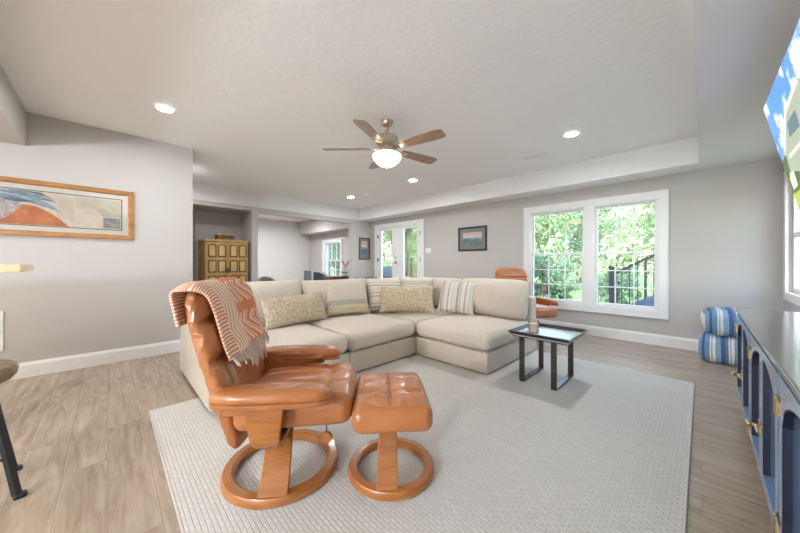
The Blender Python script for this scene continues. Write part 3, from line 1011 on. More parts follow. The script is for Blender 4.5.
# pillow faces -y locally; rz = 90deg turns it to face +x
back_cushion(-3.56, 1.27, R(90), 1.06, 0.535, -10, seed=2)
back_cushion(-3.56, 2.30, R(90), 1.07, 0.515, -10, seed=3)
back_cushion(-3.52, 3.29, R(90), 1.04, 0.505, -10, seed=4)
back_cushion(-3.02, 3.77, 0, 1.0, 0.505, -10, seed=5, pinch=-0.05)
back_cushion(-2.04, 3.74, 0, 1.02, 0.525, -9, seed=6, th=0.34, pinch=-0.06)
for x, y in ((-3.85, 0.62), (-2.74, 0.62), (-3.85, 4.0), (-2.65, 1.75), (-2.65, 2.7), (-1.65, 2.9), (-1.65, 4.0), (-2.45, 2.9)):
    b = B(); bx(b, (x - SX1 - 0.03, y - SYF - 0.03, 0), (x - SX1 + 0.03, y - SYF + 0.03, 0.05)); mk('foot', b, BLACKW, sofa, smooth=False)

# throw pillows (each a thing of its own)
def throw(label, cx, cy, rz, wd, ht, lean, m, z=0.473, th=0.17, lump=0.0, seed=1, n=22, mm=18, name='throw_pillow', sag=0.0, roll=0.0):
    b = B()
    pillow(b, wd, ht, th, n, mm, 0.06, lump, seed, sag)
    return tag(mk(name, b, m, loc=(cx, cy, z), rot=(R(lean), R(roll), rz), ang=80), label, 'pillow')
STR = stripe_mat('ticking stripe', [(0, (0.66, 0.60, 0.53)), (0.18, (0.36, 0.31, 0.27)), (0.30, (0.70, 0.65, 0.58)), (0.36, (0.42, 0.36, 0.31)), (0.42, (0.70, 0.65, 0.58)), (0.62, (0.45, 0.40, 0.35)), (0.72, (0.72, 0.67, 0.6)), (0.86, (0.5, 0.45, 0.4)), (0.9, (0.66, 0.60, 0.53))], 0, 0.24, 0.1)
STR2 = stripe_mat('banded stripe', [(0, (0.68, 0.61, 0.5)), (0.4, (0.40, 0.34, 0.29)), (0.52, (0.7, 0.64, 0.54)), (0.7, (0.55, 0.42, 0.34)), (0.82, (0.68, 0.61, 0.5))], 2, 0.16, 0.0, wob=0.03)
STR3 = stripe_mat('rose band stripe', [(0, (0.70, 0.63, 0.53)), (0.35, (0.50, 0.33, 0.26)), (0.45, (0.72, 0.66, 0.57)), (0.6, (0.44, 0.38, 0.33)), (0.7, (0.70, 0.63, 0.53))], 2, 0.13, 0.3, wob=0.05)
throw('long chunky cream lumbar pillow nearest the recliner', -3.30, 1.60, R(90 + 12), 0.86, 0.35, -20, CHUNKY, 0.468, 0.2, 0.016, 3, 80, 34, name='lumbar_pillow')
pf = throw('beige pillow with a grey band and cream fringe rows', -3.38, 2.33, R(90 - 14), 0.66, 0.48, -18, LINEN, 0.468, 0.18, 0, 4)
for z0_, z1_, mm_, nm in ((0.115, 0.20, GREIGE, 'woven_band'),):
    b = B()
    nn = 20
    g = []
    for a in range(nn + 1):
        u = (-1 + 2 * a / nn) * 0.93
        row = []
        for k in range(5):
            z = z0_ + (z1_ - z0_) * k / 4
            v = (z - 0.24) / 0.24
            y = -0.09 * (max(0, 1 - abs(u) ** 2.6) ** 0.55) * (max(0, 1 - abs(v) ** 2.6) ** 0.55) - 0.014
            row.append(b.verts.new((0.31 * u * (1 - 0.06 * (1 - v * v) * abs(u)), y, z)))
        g.append(row)
    for a in range(nn):
        for k in range(4):
            b.faces.new((g[a][k], g[a + 1][k], g[a + 1][k + 1], g[a][k + 1]))
    mk(nm, b, mm_, pf)
b = B()
rnd = random.Random(5)
for rowz in (0.13, 0.085):
    for a in range(46):
        u = (-1 + 2 * (a + 0.5) / 46) * 0.92
        v = (rowz - 0.24) / 0.24
        y = -0.09 * (max(0, 1 - abs(u) ** 2.6) ** 0.55) * (max(0, 1 - abs(v) ** 2.6) ** 0.55)
        x = 0.31 * u
        tube(b, [(x, y - 0.02, rowz), (x + rnd.uniform(-.004, .004), y - 0.027, rowz - 0.03), (x + rnd.uniform(-.01, .01), y - 0.022, rowz - 0.062)], 0.006, 5, [1, 1.2, 0.8])
fr = mk('fringe', b, YARN, pf)
fr['kind'] = 'stuff'
throw('tan striped pillow tucked into the sofa corner left of the small lumbar pillow', -3.28, 2.93, R(62), 0.52, 0.47, -17, STR2, 0.468, 0.16, 0, 5)
throw('rose and grey striped pillow behind the small lumbar pillow', -3.14, 3.42, R(40), 0.56, 0.50, -14, STR3, 0.473, 0.16, 0, 6)
throw('small chunky cream lumbar pillow in the sofa corner', -2.96, 3.06, R(44), 0.80, 0.38, -18, CHUNKY, 0.473, 0.18, 0.014, 7, 70, 34, name='lumbar_pillow')
throw('grey and cream ticking striped pillow on the right sofa seat', -2.43, 3.46, R(18), 0.53, 0.473, -19, STR, 0.473, 0.18, 0, 8, roll=3)

# ------------------------------------------------------------------ recliner
def make_recliner(label):
    t = thing('recliner', label, 'recliner')
    # ring base
    b = B()
    lathe(b, [(0.245, 0.006), (0.25, 0), (0.305, 0), (0.312, 0.008), (0.312, 0.03), (0.302, 0.045), (0.262, 0.048), (0.246, 0.036)], seg=64, closed=True)
    mk('ring_base', b, HONEY, t)
    b = B()
    ribbon(b, [(0.02, -0.285, 0.035), (0.02, -0.25, 0.07), (0.015, -0.15, 0.2), (0.01, -0.06, 0.265), (0.01, 0.0, 0.292), (0.01, 0.08, 0.296)], [0.072, 0.072, 0.066, 0.062, 0.06, 0.06], 0.026)
    mk('post', b, HONEY, t, bevel=0.006)
    b = B(); cyl(b, (0, 0, 0.28), (0, 0, 0.345), 0.05, seg=20); bx(b, (-0.16, -0.2, 0.325), (0.2, 0.2, 0.342)); cyl(b, (0.03, -0.26, 0.320), (0.03, 0.26, 0.320), 0.012, seg=10)
    mk('swivel_mechanism', b, BLACK, t)
    # seat: thick soft cushion with rolled front
    b = B()
    def seatfn(p):
        x, y, z = p
        u = (x + 0.31) / 0.62
        top = 1 if z > 0 else 0
        cr = (1 - (y / 0.28) ** 2)
        z2 = z + top * 0.022 * cr * (1 - (x / 0.33) ** 2) + 0.035 * max(0, u) ** 2 * (0.6 if top else 0.25)
        if top:
            for yc in (-0.09, 0.09):
                z2 -= 0.010 * math.exp(-((y - yc) / 0.014) ** 2) * (1 if abs(x) < 0.27 else 0.3)
            z2 -= 0.011 * math.exp(-((x - 0.13) / 0.014) ** 2)
            z2 += 0.006 * mnoise.noise(Vector((x * 14, y * 9, 1.7)))
        x2 = x + 0.03 * (1 - (y / 0.28) ** 2) * (x > 0)
        return (x2, y * (1 + 0.02 * u), z2)
    roundbox(b, (0.105, 0, 0.412), (0.285, 0.275, 0.072), 0.055, 5, 26, seatfn)
    mk('seat', b, LEATHER, t)
    # backrest
    cl = [(-0.168, 0.25), (-0.18, 0.29), (-0.222, 0.48), (-0.262, 0.63), (-0.302, 0.77), (-0.334, 0.885), (-0.355, 0.97), (-0.367, 1.018), (-0.371, 1.045)]
    hw = [0.22, 0.245, 0.270, 0.285, 0.295, 0.29, 0.275, 0.245, 0.19]
    ht = [0.025, 0.04, 0.055, 0.052, 0.049, 0.048, 0.047, 0.04, 0.02]
    def interp(tbl, s):
        s *= len(tbl) - 1
        i = min(int(s), len(tbl) - 2)
        f = s - i
        f2 = f
        a, c = tbl[i], tbl[i + 1]
        if isinstance(a, tuple):
            return tuple(a[k] + (c[k] - a[k]) * f2 for k in range(len(a)))
        return a + (c - a) * f2
    rings = []
    NS, NR = 72, 72
    for i in range(NS + 1):
        s = i / NS
        cx, cz = interp(cl, s)
        c2 = interp(cl, min(1, s + 0.02)); c1 = interp(cl, max(0, s - 0.02))
        tv = Vector((c2[0] - c1[0], 0, c2[1] - c1[1])).normalized()
        nv = Vector((tv.z, 0, -tv.x))          # forward normal
        W, H = interp(hw, s), interp(ht, s)
        ring = []
        for k in range(NR):
            a = 2 * PI * k / NR
            ca, sa = math.cos(a), math.sin(a)
            yy = W * math.copysign(abs(ca) ** 0.62, ca)
            dd = H * math.copysign(abs(sa) ** 0.62, sa)
            z = cz
            if sa > 0:      # front pillows
                dd += (0.018 * (yy / W) ** 2 + 0.006) * sa * (math.sin(PI * min(1, max(0, (z - 0.40) / 0.28))) + math.sin(PI * min(1, max(0, (z - 0.69) / 0.2))))
                dd -= 0.03 * math.exp(-((z - 0.69) / 0.016) ** 2) * sa + 0.024 * math.exp(-((z - 0.88) / 0.014) ** 2) * sa
                dd -= 0.02 * math.exp(-(yy / 0.016) ** 2) * sa * (0.45 < z < 0.9)
                dd -= 0.012 * math.exp(-((abs(yy) - 0.19) / 0.016) ** 2) * sa * (0.45 < z < 0.9)
            # gathered creases along the side bolsters
            side = abs(ca) ** 2
            dd += 0.006 * side * mnoise.noise(Vector((z * 24 + sa * 2.5, ca * 1.5, 3.3)))
            yy += math.copysign(0.009, ca) * side * mnoise.noise(Vector((z * 30 - sa * 6 + 2, ca, 7.7))) * (0.35 < z < 1.0)
            p = Vector((cx, 0, cz)) + nv * dd + Vector((0, yy, 0))
            ring.append(p)
        rings.append(ring)
    b = B(); loft(b, rings)
    mk('backrest', b, LEATHER, t, ang=70)
    # arms: padded top with a lower leather band, bent wood bracket
    for s in (-1, 1):
        yc = 0.335 * s
        ax0, ax1 = (-0.235, 0.30)
        b = B()
        def oval(inset, z):
            pts = []
            L, Wd = (ax1 - ax0) / 2 - inset, 0.077 - inset
            for k in range(40):
                a = 2 * PI * k / 40
                ca, sa = math.cos(a), math.sin(a)
                pts.append(Vector(((ax0 + ax1) / 2 + L * math.copysign(abs(ca) ** 0.7, ca), yc + Wd * math.copysign(abs(sa) ** 0.85, sa) * (1 + 0.0 * ca), z + 0.008 * (1 - ca * ca) - 0.006 * ca)))
            return pts
        loft(b, [oval(0.004, 0.535), oval(0.0, 0.541), oval(-0.001, 0.556), oval(0.002, 0.568), oval(0.012, 0.578), oval(0.03, 0.584), oval(0.055, 0.586)])
        arm = mk('armrest', b, LEATHER, t, ang=60)
        b = B(); loft(b, [oval(0.006, 0.507), oval(0.001, 0.511), oval(0.0, 0.532), oval(0.006, 0.535)])
        mk('arm_band', b, LEATHER, arm, ang=60)
        b = B(); roundbox(b, (-0.0, yc - 0.052 * s, 0.500), (0.20, 0.022, 0.058), 0.02, 3, 6, lambda p: (p.x, p.y, p.z + 0.05 * max(0, p.x) * (p.z < 0) / 0.2)); mk('arm_lining', b, LEATHER, arm, ang=60)
        b = B()
        y0 = yc + 0.0 * s
        ribbon(b, [(0.0, y0, 0.51), (0.0, y0, 0.44), (0.0, y0, 0.36), (0.005, y0 - 0.006 * s, 0.325), (0.01, y0 - 0.03 * s, 0.304), (0.012, y0 - 0.07 * s, 0.300), (0.012, y0 - 0.26 * s, 0.305)], [0.085, 0.08, 0.068, 0.062, 0.06, 0.06, 0.06], 0.026)
        mk('arm_bracket', b, HONEY, t, bevel=0.005)
    b = B(); tube(b, [(0.2, -0.1, 0.335), (0.24, -0.14, 0.335), (0.262, -0.17, 0.32), (0.262, -0.172, 0.27)], 0.0035, 6); lv = mk('recline_lever', b, BLACK, t)
    b = B()
    lathe(b, [(0, -0.012), (0.026, -0.012), (0.031, -0.006), (0.031, 0.006), (0.026, 0.012), (0, 0.012)], seg=20)
    bmesh.ops.transform(b, matrix=Matrix.Translation((0.262, -0.172, 0.245)) @ Matrix.Rotation(R(90), 4, 'X'), verts=b.verts)
    mk('lever_knob', b, HONEY, lv)
    return t
CH = make_recliner('cognac leather recliner in the foreground with the coral throw over its back')
CH.location = (-1.690, 0.720, ZR)
CH.rotation_euler = (0, 0, R(53.0))
c2 = dup(CH)
c2['label'] = 'cognac leather recliner behind the sofa by the large window'
c2.location = (-2.0, 4.76, 0)
c2.rotation_euler = (0, 0, R(-33))
c2.scale = (1.05, 1.05, 1.05)

# throw over the back of the foreground recliner
def blanket():
    path = [(-.402,.87),(-.415,.92),(-.424,.975),(-.428,1.02),(-.42,1.05),(-.402,1.066),(-.37,1.072),(-.332,1.060),(-.303,1.03),(-.283,.985),(-.265,.93),(-.248,.87),(-.230,.81),(-.210,.76),(-.188,.705)]
    seg = 5
    pts = []
    for i in range(len(path) - 1):
        for k in range(seg):
            f = k / seg
            p0 = path[max(i - 1, 0)]; p1 = path[i]; p2 = path[i + 1]; p3 = path[min(i + 2, len(path) - 1)]
            q = []
            for d in (0, 1):
                q.append(0.5 * (2 * p1[d] + (p2[d] - p0[d]) * f + (2 * p0[d] - 5 * p1[d] + 4 * p2[d] - p3[d]) * f * f + (3 * p1[d] - p0[d] - 3 * p2[d] + p3[d]) * f ** 3))
            pts.append(tuple(q))
    pts.append(path[-1])
    n = len(pts)
    W = 30
    b = B()
    uvl = b.loops.layers.uv.new('UVMap')
    g = []
    for i, (x, z) in enumerate(pts):
        s = i / (n - 1)
        row = []
        for k in range(W + 1):
            u = k / W
            # near edge swings inward on the front, far edge follows the bolster
            ya = -0.285 + 0.05 * min(1, max(0, (s - 0.42) / 0.3))
            yb = 0.30 - 0.015 * s
            y = ya + (yb - ya) * u
            edge = max(0, abs(2 * u - 1) - 0.72) / 0.28
            drop = 0.035 * edge ** 2 * math.exp(-((s - 0.42) / 0.16) ** 2)
            fold = 0.008 * math.sin(u * 13 + s * 4) * (0.4 + s) + 0.006 * mnoise.noise(Vector((u * 5, s * 6, 2.2)))
            slant = 0.05 * (u - 0.5) * max(0, s - 0.6) / 0.4
            xx = x + (fold if s > 0.45 else -fold) + 0.004
            row.append((b.verts.new((xx, y, z - drop + slant * (0.6))), u, s))
        g.append(row)
    for i in range(n - 1):
        for k in range(W):
            q = (g[i][k], g[i][k + 1], g[i + 1][k + 1], g[i + 1][k])
            f = b.faces.new([v[0] for v in q])
            for lp, v in zip(f.loops, q):
                lp[uvl].uv = (v[1], v[2])
    return b, g
bb, gg = blanket()
ends = [tuple(v[0].co) for v in gg[-1]]
tips = [tuple(v[0].co) for v in gg[0]]
bl = mk('throw_blanket', bb, throw_mat(), loc=CH.location, rot=CH.rotation_euler)
sm = bl.modifiers.new('thickness', 'SOLIDIFY'); sm.thickness = 0.012; sm.offset = 0
tag(bl, 'coral and cream patterned throw draped over the foreground recliner', 'blanket')
b = B()
rnd = random.Random(3)
for k in range(1, 30, 1):
    x, y, z = ends[k]
    L = rnd.uniform(0.05, 0.10) * (1.25 if 8 < k < 22 else 0.55)
    a, c = rnd.uniform(-.015, .015), rnd.uniform(-.01, .01)
    tube(b, [(x + .004, y, z + 0.01), (x + 0.02 + 0.2 * L, y + a * 0.5, z - L * 0.5), (x + 0.025 + .25 * L, y + a, z - L)], 0.0055, 5, [0.9, 1.1, 0.7])
FRI = mat('fringe yarn', (0.66, 0.52, 0.44), 0.95)
f = mk('fringe', b, FRI, bl)
f['kind'] = 'stuff'

# ottoman
ot = thing('ottoman', 'cognac leather footstool on a round wooden ring base', 'ottoman', (-1.238, 1.148, ZR), R(50))
b = B(); lathe(b, [(0.186, 0.006), (0.192, 0), (0.236, 0), (0.243, 0.008), (0.243, 0.03), (0.234, 0.043), (0.198, 0.046), (0.186, 0.034)], seg=56, closed=True); mk('ring_base', b, HONEY, ot)
b = B(); ribbon(b, [(-0.03, -0.208, 0.035), (-0.03, -0.18, 0.08), (-0.025, -0.10, 0.22), (-0.02, -0.05, 0.315), (-0.015, 0.0, 0.335), (-0.01, 0.1, 0.34)], [0.054, 0.054, 0.05, 0.046, 0.046, 0.046], 0.024); mk('post', b, HONEY, ot, bevel=0.005)
b = B()
def otfn(p):
    x, y, z = p
    top = z > 0
    u, v = x / 0.195, y / 0.26
    z2 = z + (0.02 * (1 - u * u) * (1 - v * v) if top else 0)
    z2 -= 0.028 * v * v if not top else 0.018 * v * v
    if top:
        z2 -= 0.011 * math.exp(-(x / 0.012) ** 2) * (abs(v) < 0.85) + 0.011 * math.exp(-((abs(y) - 0.09) / 0.012) ** 2) * (abs(u) < 0.85)
        z2 -= 0.012 * math.exp(-(x * x + y * y) / 0.0012)
        z2 += 0.004 * mnoise.noise(Vector((x * 18, y * 18, 4)))
    return (x, y, z2)
roundbox(b, (-0.004, 0, 0.416), (0.2, 0.265, 0.056), 0.045, 5, 26, otfn); mk('cushion', b, LEATHER, ot)
b = B(); cyl(b, (0.0, -0.085, 0.318), (0.0, -0.115, 0.312), 0.015, seg=14); bx(b, (-0.06, -0.06, 0.34), (0.06, 0.12, 0.356)); mk('tilt_bolt', b, BLACK, ot)

# ------------------------------------------------------------------ side table and candle
tb_ = thing('side_table', 'small dark tray top side table with steel loop legs', 'side table', (-1.085, 3.16, ZR), 0)
b = B()
hx, hy = 0.285, 0.30
bx(b, (-hx + 0.02, -hy + 0.02, 0.452), (hx - 0.02, hy - 0.02, 0.464))
mk('tray_bottom', b, TRAY, tb_, smooth=False)
b = B()
def rim(ix, z): return [(-hx + ix, -hy + ix, z), (hx - ix, -hy + ix, z), (hx - ix, hy - ix, z), (-hx + ix, hy - ix, z)]
rings = [rim(0.035, 0.438), rim(0.0, 0.490), rim(0.012, 0.496), rim(0.042, 0.464), rim(0.05, 0.448)]
loft(b, rings, closed=True)
mk('tray_rim', b, BRONZE, tb_, smooth=False, bevel=0.002)
for x in (-0.165, 0.13):
    b = B()
    w2 = 0.025
    bx(b, (x - w2, -0.245, 0), (x + w2, -0.229, 0.445)); bx(b, (x - w2, 0.255, 0), (x + w2, 0.271, 0.445)); bx(b, (x - w2, -0.229, 0), (x + w2, 0.255, 0.014)); bx(b, (x - w2, -0.229, 0.431), (x + w2, 0.255, 0.445))
    mk('leg', b, BRONZE, tb_, smooth=False, bevel=0.002)
ca = thing('candle', 'pink candle in a clear glass jar on the side table', 'candle', (-1.205, 3.10, ZR + 0.4645), 0)
WAX = mat('pink wax', (0.85, 0.56, 0.46), 0.5)
b = B(); lathe(b, [(0, 0.004), (0.047, 0.004), (0.0485, 0.01), (0.0485, 0.085), (0.04, 0.09), (0, 0.088)], seg=28); wx = mk('wax', b, WAX, ca)
b = B(); cyl(b, (0, 0, 0.088), (0.002, 0, 0.10), 0.0015, seg=6); mk('wick', b, BLACK, wx)
b = B(); lathe(b, [(0, 0.0), (0.05, 0.0), (0.0525, 0.006), (0.0525, 0.125), (0.0495, 0.125), (0.0495, 0.006), (0.047, 0.003), (0, 0.003)], seg=28); mk('jar', b, JAR, ca)

# ------------------------------------------------------------------ striped poufs
PS = stripe_mat('blue pouf stripe', [(0, (0.14, 0.22, 0.36)), (0.09, (0.72, 0.72, 0.68)), (0.14, (0.34, 0.36, 0.36)), (0.17, (0.74, 0.74, 0.70)), (0.25, (0.20, 0.31, 0.46)), (0.36, (0.06, 0.11, 0.23)), (0.44, (0.14, 0.28, 0.44)), (0.58, (0.74, 0.74, 0.70)), (0.62, (0.38, 0.42, 0.44)), (0.66, (0.74, 0.74, 0.70)), (0.73, (0.24, 0.37, 0.52)), (0.88, (0.06, 0.12, 0.26))], 0, 0.29, 0.12, wob=0.02)
def pouf(label, loc, rz, h):
    b = B()
    def f(p):
        x, y, z = p
        k = 1 - 0.06 * (z / (h / 2)) ** 2
        return (x * k + 0.012 * mnoise.noise(Vector((x * 6, y * 6, z * 8))), y * k + 0.012 * mnoise.noise(Vector((x * 6 + 9, y * 6, z * 8))), z + 0.02 * (1 - (x / 0.29) ** 2) * (1 - (y / 0.29) ** 2) * (1 if z > 0 else -0.0))
    roundbox(b, (0, 0, h / 2), (0.275, 0.275, h / 2), 0.095, 5, 8, f)
    o = mk('floor_pouf', b, PS, loc=loc, rot=(0, 0, rz))
    tag(o, label, 'pouf', 'striped floor poufs')
    b = B()
    tube(b, [(0.05, -0.268, h * 0.62), (0.09, -0.29, h * 0.66), (0.15, -0.29, h * 0.66), (0.19, -0.268, h * 0.62)], 0.011, 6)
    mk('handle', b, mat('pouf strap', (0.6, 0.6, 0.56), 0.9), o)
    return o
pouf('blue and white striped pouf on the floor by the wall, lower of the two', (0.245, 5.315, 0), R(-3), 0.32)
pouf('blue and white striped pouf stacked on top of the other one', (0.275, 5.315, 0.325), R(4), 0.29)

# ------------------------------------------------------------------ navy media cabinet
cab = thing('media_cabinet', 'long navy cabinet with arched doors and brass latches', 'cabinet', (0, 0, 0))
CX0, CX1, CY0, CY1 = 0.212, 0.648, 0.82, 3.62
ZT = 0.815
b = B(); bx(b, (CX0 - 0.02, CY0 - 0.03, ZT - 0.028), (CX1, CY1 + 0.03, ZT)); mk('cabinet_top', b, CABTOP, cab, smooth=False, bevel=0.006)
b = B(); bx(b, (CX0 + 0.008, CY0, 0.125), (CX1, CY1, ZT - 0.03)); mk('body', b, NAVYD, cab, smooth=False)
b = B(); bx(b, (CX0 - 0.006, CY0 - 0.005, 0.10), (CX0 + 0.02, CY1 + 0.005, 0.165)); mk('bottom_rail', b, NAVY, cab, smooth=False, bevel=0.004)
for y in (CY0 + 0.05, 1.715, 2.615, CY1 - 0.10):
    for x in (CX0 + 0.045, CX1 - 0.045):
        b = B(); loft(b, [[(x + sx * k, y + sy * k, z) for sx, sy in ((-1, -1), (1, -1), (1, 1), (-1, 1))] for k, z in ((0.026, 0), (0.034, 0.125))]); mk('foot', b, NAVYD, cab, smooth=False)
pairs = [(0.85, 1.70), (1.73, 2.60), (2.63, 3.52)]
def arch_door(ya, yb, far, root):
    """door leaf from ya to yb (ya<yb) on plane x=CX0; its opening rises to the meeting side: far leaf meets at ya"""
    z0, z1 = 0.172, ZT - 0.034
    st_, rl = 0.05, 0.055
    oa, ob = ya + st_, yb - st_
    zs, zp = z1 - 0.16, z1 - 0.035          # spring and peak of the arch
    N = 10
    arc = []
    for k in range(N + 1):
        f = k / N
        # f=0 at the outer stile, f=1 at the meeting stile
        y = (ob + (oa - ob) * f) if far else (oa + (ob - oa) * f)
        arc.append((y, zs + (zp - zs) * math.sin(math.acos(max(-1, 1 - f)))))
    if far:
        arc = list(reversed(arc))           # increasing y
    b = B()
    xf, xb = CX0 - 0.02, CX0 + 0.008
    bx(b, (xf, ya, z0), (xb, oa, z1)); bx(b, (xf, ob, z0), (xb, yb, z1)); bx(b, (xf, oa, z0), (xb, ob, z0 + rl))
    for i in range(len(arc) - 1):
        (y0, za), (y1, zb) = arc[i], arc[i + 1]
        q = [(y0, za), (y1, zb), (y1, z1), (y0, z1)]
        v0 = [b.verts.new((xf, y, z)) for y, z in q]; v1 = [b.verts.new((xb, y, z)) for y, z in q]
        b.faces.new(v0); b.faces.new(list(reversed(v1)))
        for k in range(4):
            b.faces.new((v0[k], v0[(k + 1) % 4], v1[(k + 1) % 4], v1[k]))
    d = mk('door', b, NAVY, root, smooth=False)
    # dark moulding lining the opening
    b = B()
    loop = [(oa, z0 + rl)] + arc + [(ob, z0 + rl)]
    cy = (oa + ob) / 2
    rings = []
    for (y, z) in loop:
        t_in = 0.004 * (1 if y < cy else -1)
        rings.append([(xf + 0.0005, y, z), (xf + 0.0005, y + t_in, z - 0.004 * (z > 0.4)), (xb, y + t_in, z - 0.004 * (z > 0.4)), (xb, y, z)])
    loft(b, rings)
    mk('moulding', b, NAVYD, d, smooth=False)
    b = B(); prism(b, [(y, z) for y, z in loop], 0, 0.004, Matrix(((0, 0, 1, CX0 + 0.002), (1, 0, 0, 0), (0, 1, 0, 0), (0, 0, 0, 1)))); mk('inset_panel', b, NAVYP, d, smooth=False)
    hy = yb if far else ya
    for z in (0.235, 0.665):
        b = B(); cyl(b, (xf - 0.004, hy, z - 0.032), (xf - 0.004, hy, z + 0.032), 0.006, seg=10); bx(b, (xf - 0.003, hy - 0.02, z - 0.024), (xf, hy + 0.02, z + 0.024)); cyl(b, (xf - 0.004, hy, z + 0.032), (xf - 0.004, hy, z + 0.04), 0.008, 0.002, 10)
        mk('hinge', b, BRASS, d)
    return d
for (ya, yb) in pairs:
    ym = (ya + yb) / 2
    dn = arch_door(ya, ym - 0.002, False, cab)
    df = arch_door(ym + 0.002, yb, True, cab)
    xf = CX0 - 0.02
    b = B()
    bx(b, (xf - 0.004, ym + 0.012, 0.385), (xf, ym + 0.045, 0.44))
    cyl(b, (xf - 0.004, ym + 0.028, 0.412), (xf - 0.03, ym + 0.028, 0.412), 0.007, seg=10)
    lathe_b = B()
    mk('latch_plate', b, BRASS, df)
    b = B(); bmesh.ops.create_uvsphere(b, u_segments=14, v_segments=10, radius=0.015, matrix=Matrix.Translation((xf - 0.036, ym + 0.028, 0.412))); lk = mk('latch_knob', b, BRASS, df)
    b = B(); tube(b, [(xf - 0.014, ym + 0.03, 0.412), (xf - 0.016, ym - 0.02, 0.412), (xf - 0.012, ym - 0.05, 0.405)], 0.0055, 8); bx(b, (xf - 0.004, ym - 0.055, 0.39), (xf, ym - 0.025, 0.435)); mk('latch_bar', b, BRASS, dn)
    lathe_b.free()

# ------------------------------------------------------------------ television
def screen_mat():
    m, nt, b_ = nodes('television picture sky')
    uv = nd(nt, 'ShaderNodeTexCoord')
    n = nd(nt, 'ShaderNodeTexNoise', Scale=5.5, Detail=6.0, Roughness=0.55)
    nt.links.new(uv.outputs['Object'], n.inputs['Vector'])
    r = nd(nt, 'ShaderNodeValToRGB')
    r.color_ramp.elements[0].position, r.color_ramp.elements[0].color = 0.50, (0.06, 0.24, 0.78, 1)
    r.color_ramp.elements[1].position, r.color_ramp.elements[1].color = 0.60, (0.92, 0.95, 1, 1)
    nt.links.new(n.outputs['Fac'], r.inputs[0])
    b_.inputs['Base Color'].default_value = (0.01, 0.01, 0.01, 1)
    b_.inputs['Roughness'].default_value = 0.2
    nt.links.new(r.outputs[0], b_.inputs['Emission Color'])
    b_.inputs['Emission Strength'].default_value = SCREEN
    return m
TY1, TW, TH = 3.20, 1.47, 0.83
tilt = math.atan2(0.152, 0.725)
tv = thing('television', 'wall mounted television showing blue sky above a house', 'television', (0.293, TY1, 2.236), rot=(0, tilt * -1, 0))
# local frame: screen in the local yz plane, y from 0 (far edge) to -TW, z from 0 down to -TH, facing -x
b = B(); bx(b, (0.002, -TW, -TH), (0.035, 0, 0)); mk('casing', b, BLACKW, tv, smooth=False, bevel=0.003)
b = B(); bx(b, (0.0, -TW + 0.006, -TH + 0.012), (0.003, -0.006, -0.006)); scr = mk('screen', b, screen_mat(), tv, smooth=False)
def pict(name, poly, col, dx):
    """flat picture shape on the screen; poly in (along, down) metres from the far top corner"""
    b = B()
    b.faces.new([b.verts.new((-dx, -s_, -t_)) for s_, t_ in poly])
    m, nt, p = nodes('picture ' + name)
    p.inputs['Base Color'].default_value = (0.01, 0.01, 0.01, 1)
    p.inputs['Emission Color'].default_value = c4(col)
    p.inputs['Emission Strength'].default_value = SCREEN
    mk(name, b, m, scr, smooth=False, recalc=False)
pict('pictured_lawn', [(0.008, 0.60), (0.25, 0.58), (1.46, 0.56), (1.46, 0.815), (0.008, 0.815)], (0.38, 0.46, 0.06), 0.0006)
pict('pictured_hedge', [(0.008, 0.43), (0.03, 0.38), (0.07, 0.39), (0.12, 0.37), (0.2, 0.42), (0.3, 0.42), (0.3, 0.62), (0.008, 0.62)], (0.07, 0.12, 0.03), 0.0008)
pict('pictured_house', [(0.167, 0.354), (0.436, 0.196), (0.8, 0.16), (1.25, 0.3), (1.25, 0.60), (0.32, 0.53), (0.12, 0.487)], (0.33, 0.36, 0.28), 0.001)
pict('pictured_roof', [(0.15, 0.355), (0.43, 0.185), (0.80, 0.145), (0.80, 0.175), (0.45, 0.21), (0.18, 0.37)], (0.62, 0.60, 0.54), 0.0012)
pict('pictured_window', [(0.40, 0.255), (0.62, 0.25), (0.60, 0.34), (0.36, 0.33)], (0.10, 0.17, 0.19), 0.0012)
pict('pictured_porch', [(0.22, 0.40), (0.6, 0.40), (0.6, 0.425), (0.20, 0.425)], (0.6, 0.58, 0.5), 0.0012)
pict('pictured_rock', [(0.05, 0.53), (0.10, 0.49), (0.2, 0.50), (0.18, 0.59), (0.06, 0.60)], (0.66, 0.60, 0.54), 0.0013)
b = B(); bx(b, (0.035, -0.95, -0.6), (0.06, -0.52, -0.25)); bx(b, (0.06, -0.78, -0.45), (0.30, -0.70, -0.40)); mk('wall_bracket', b, BLACK, tv, smooth=False)

# ------------------------------------------------------------------ framed pictures
def frame_bars(b, y0, z0, y1, z1, wd, x0, x1):
    bx(b, (x0, y0, z0), (x1, y0 + wd, z1)); bx(b, (x0, y1 - wd, z0), (x1, y1, z1)); bx(b, (x0, y0 + wd, z0), (x1, y1 - wd, z0 + wd)); bx(b, (x0, y0 + wd, z1 - wd), (x1, y1 - wd, z1))
PAPER = mat('aged print paper', (0.66, 0.55, 0.43), 0.8, vary=(7, (0.76, 0.67, 0.55)))
MATB = mat('cream mat board', (0.72, 0.66, 0.57), 0.85)
ap = thing('framed_artwork', 'long oak framed print of blue plumes and an orange mound on the left wall', 'picture', (XL, 0.228, 1.461))
PW, PH = 1.56, 0.585
b = B(); frame_bars(b, -PW, 0, 0, PH, 0.05, 0.002, 0.032); frame_bars(b, -PW + 0.035, 0.035, -0.035, PH - 0.035, 0.02, 0.002, 0.024)
mk('frame', b, FRAMEW, ap, smooth=False, bevel=0.006)
b = B(); bx(b, (0.004, -PW + 0.04, 0.04), (0.010, -0.04, PH - 0.04)); mk('mat_board', b, MATB, ap, smooth=False)
b = B(); bx(b, (0.010, -PW + 0.115, 0.115), (0.0115, -0.115, PH - 0.115)); art = mk('print', b, PAPER, ap, smooth=False)
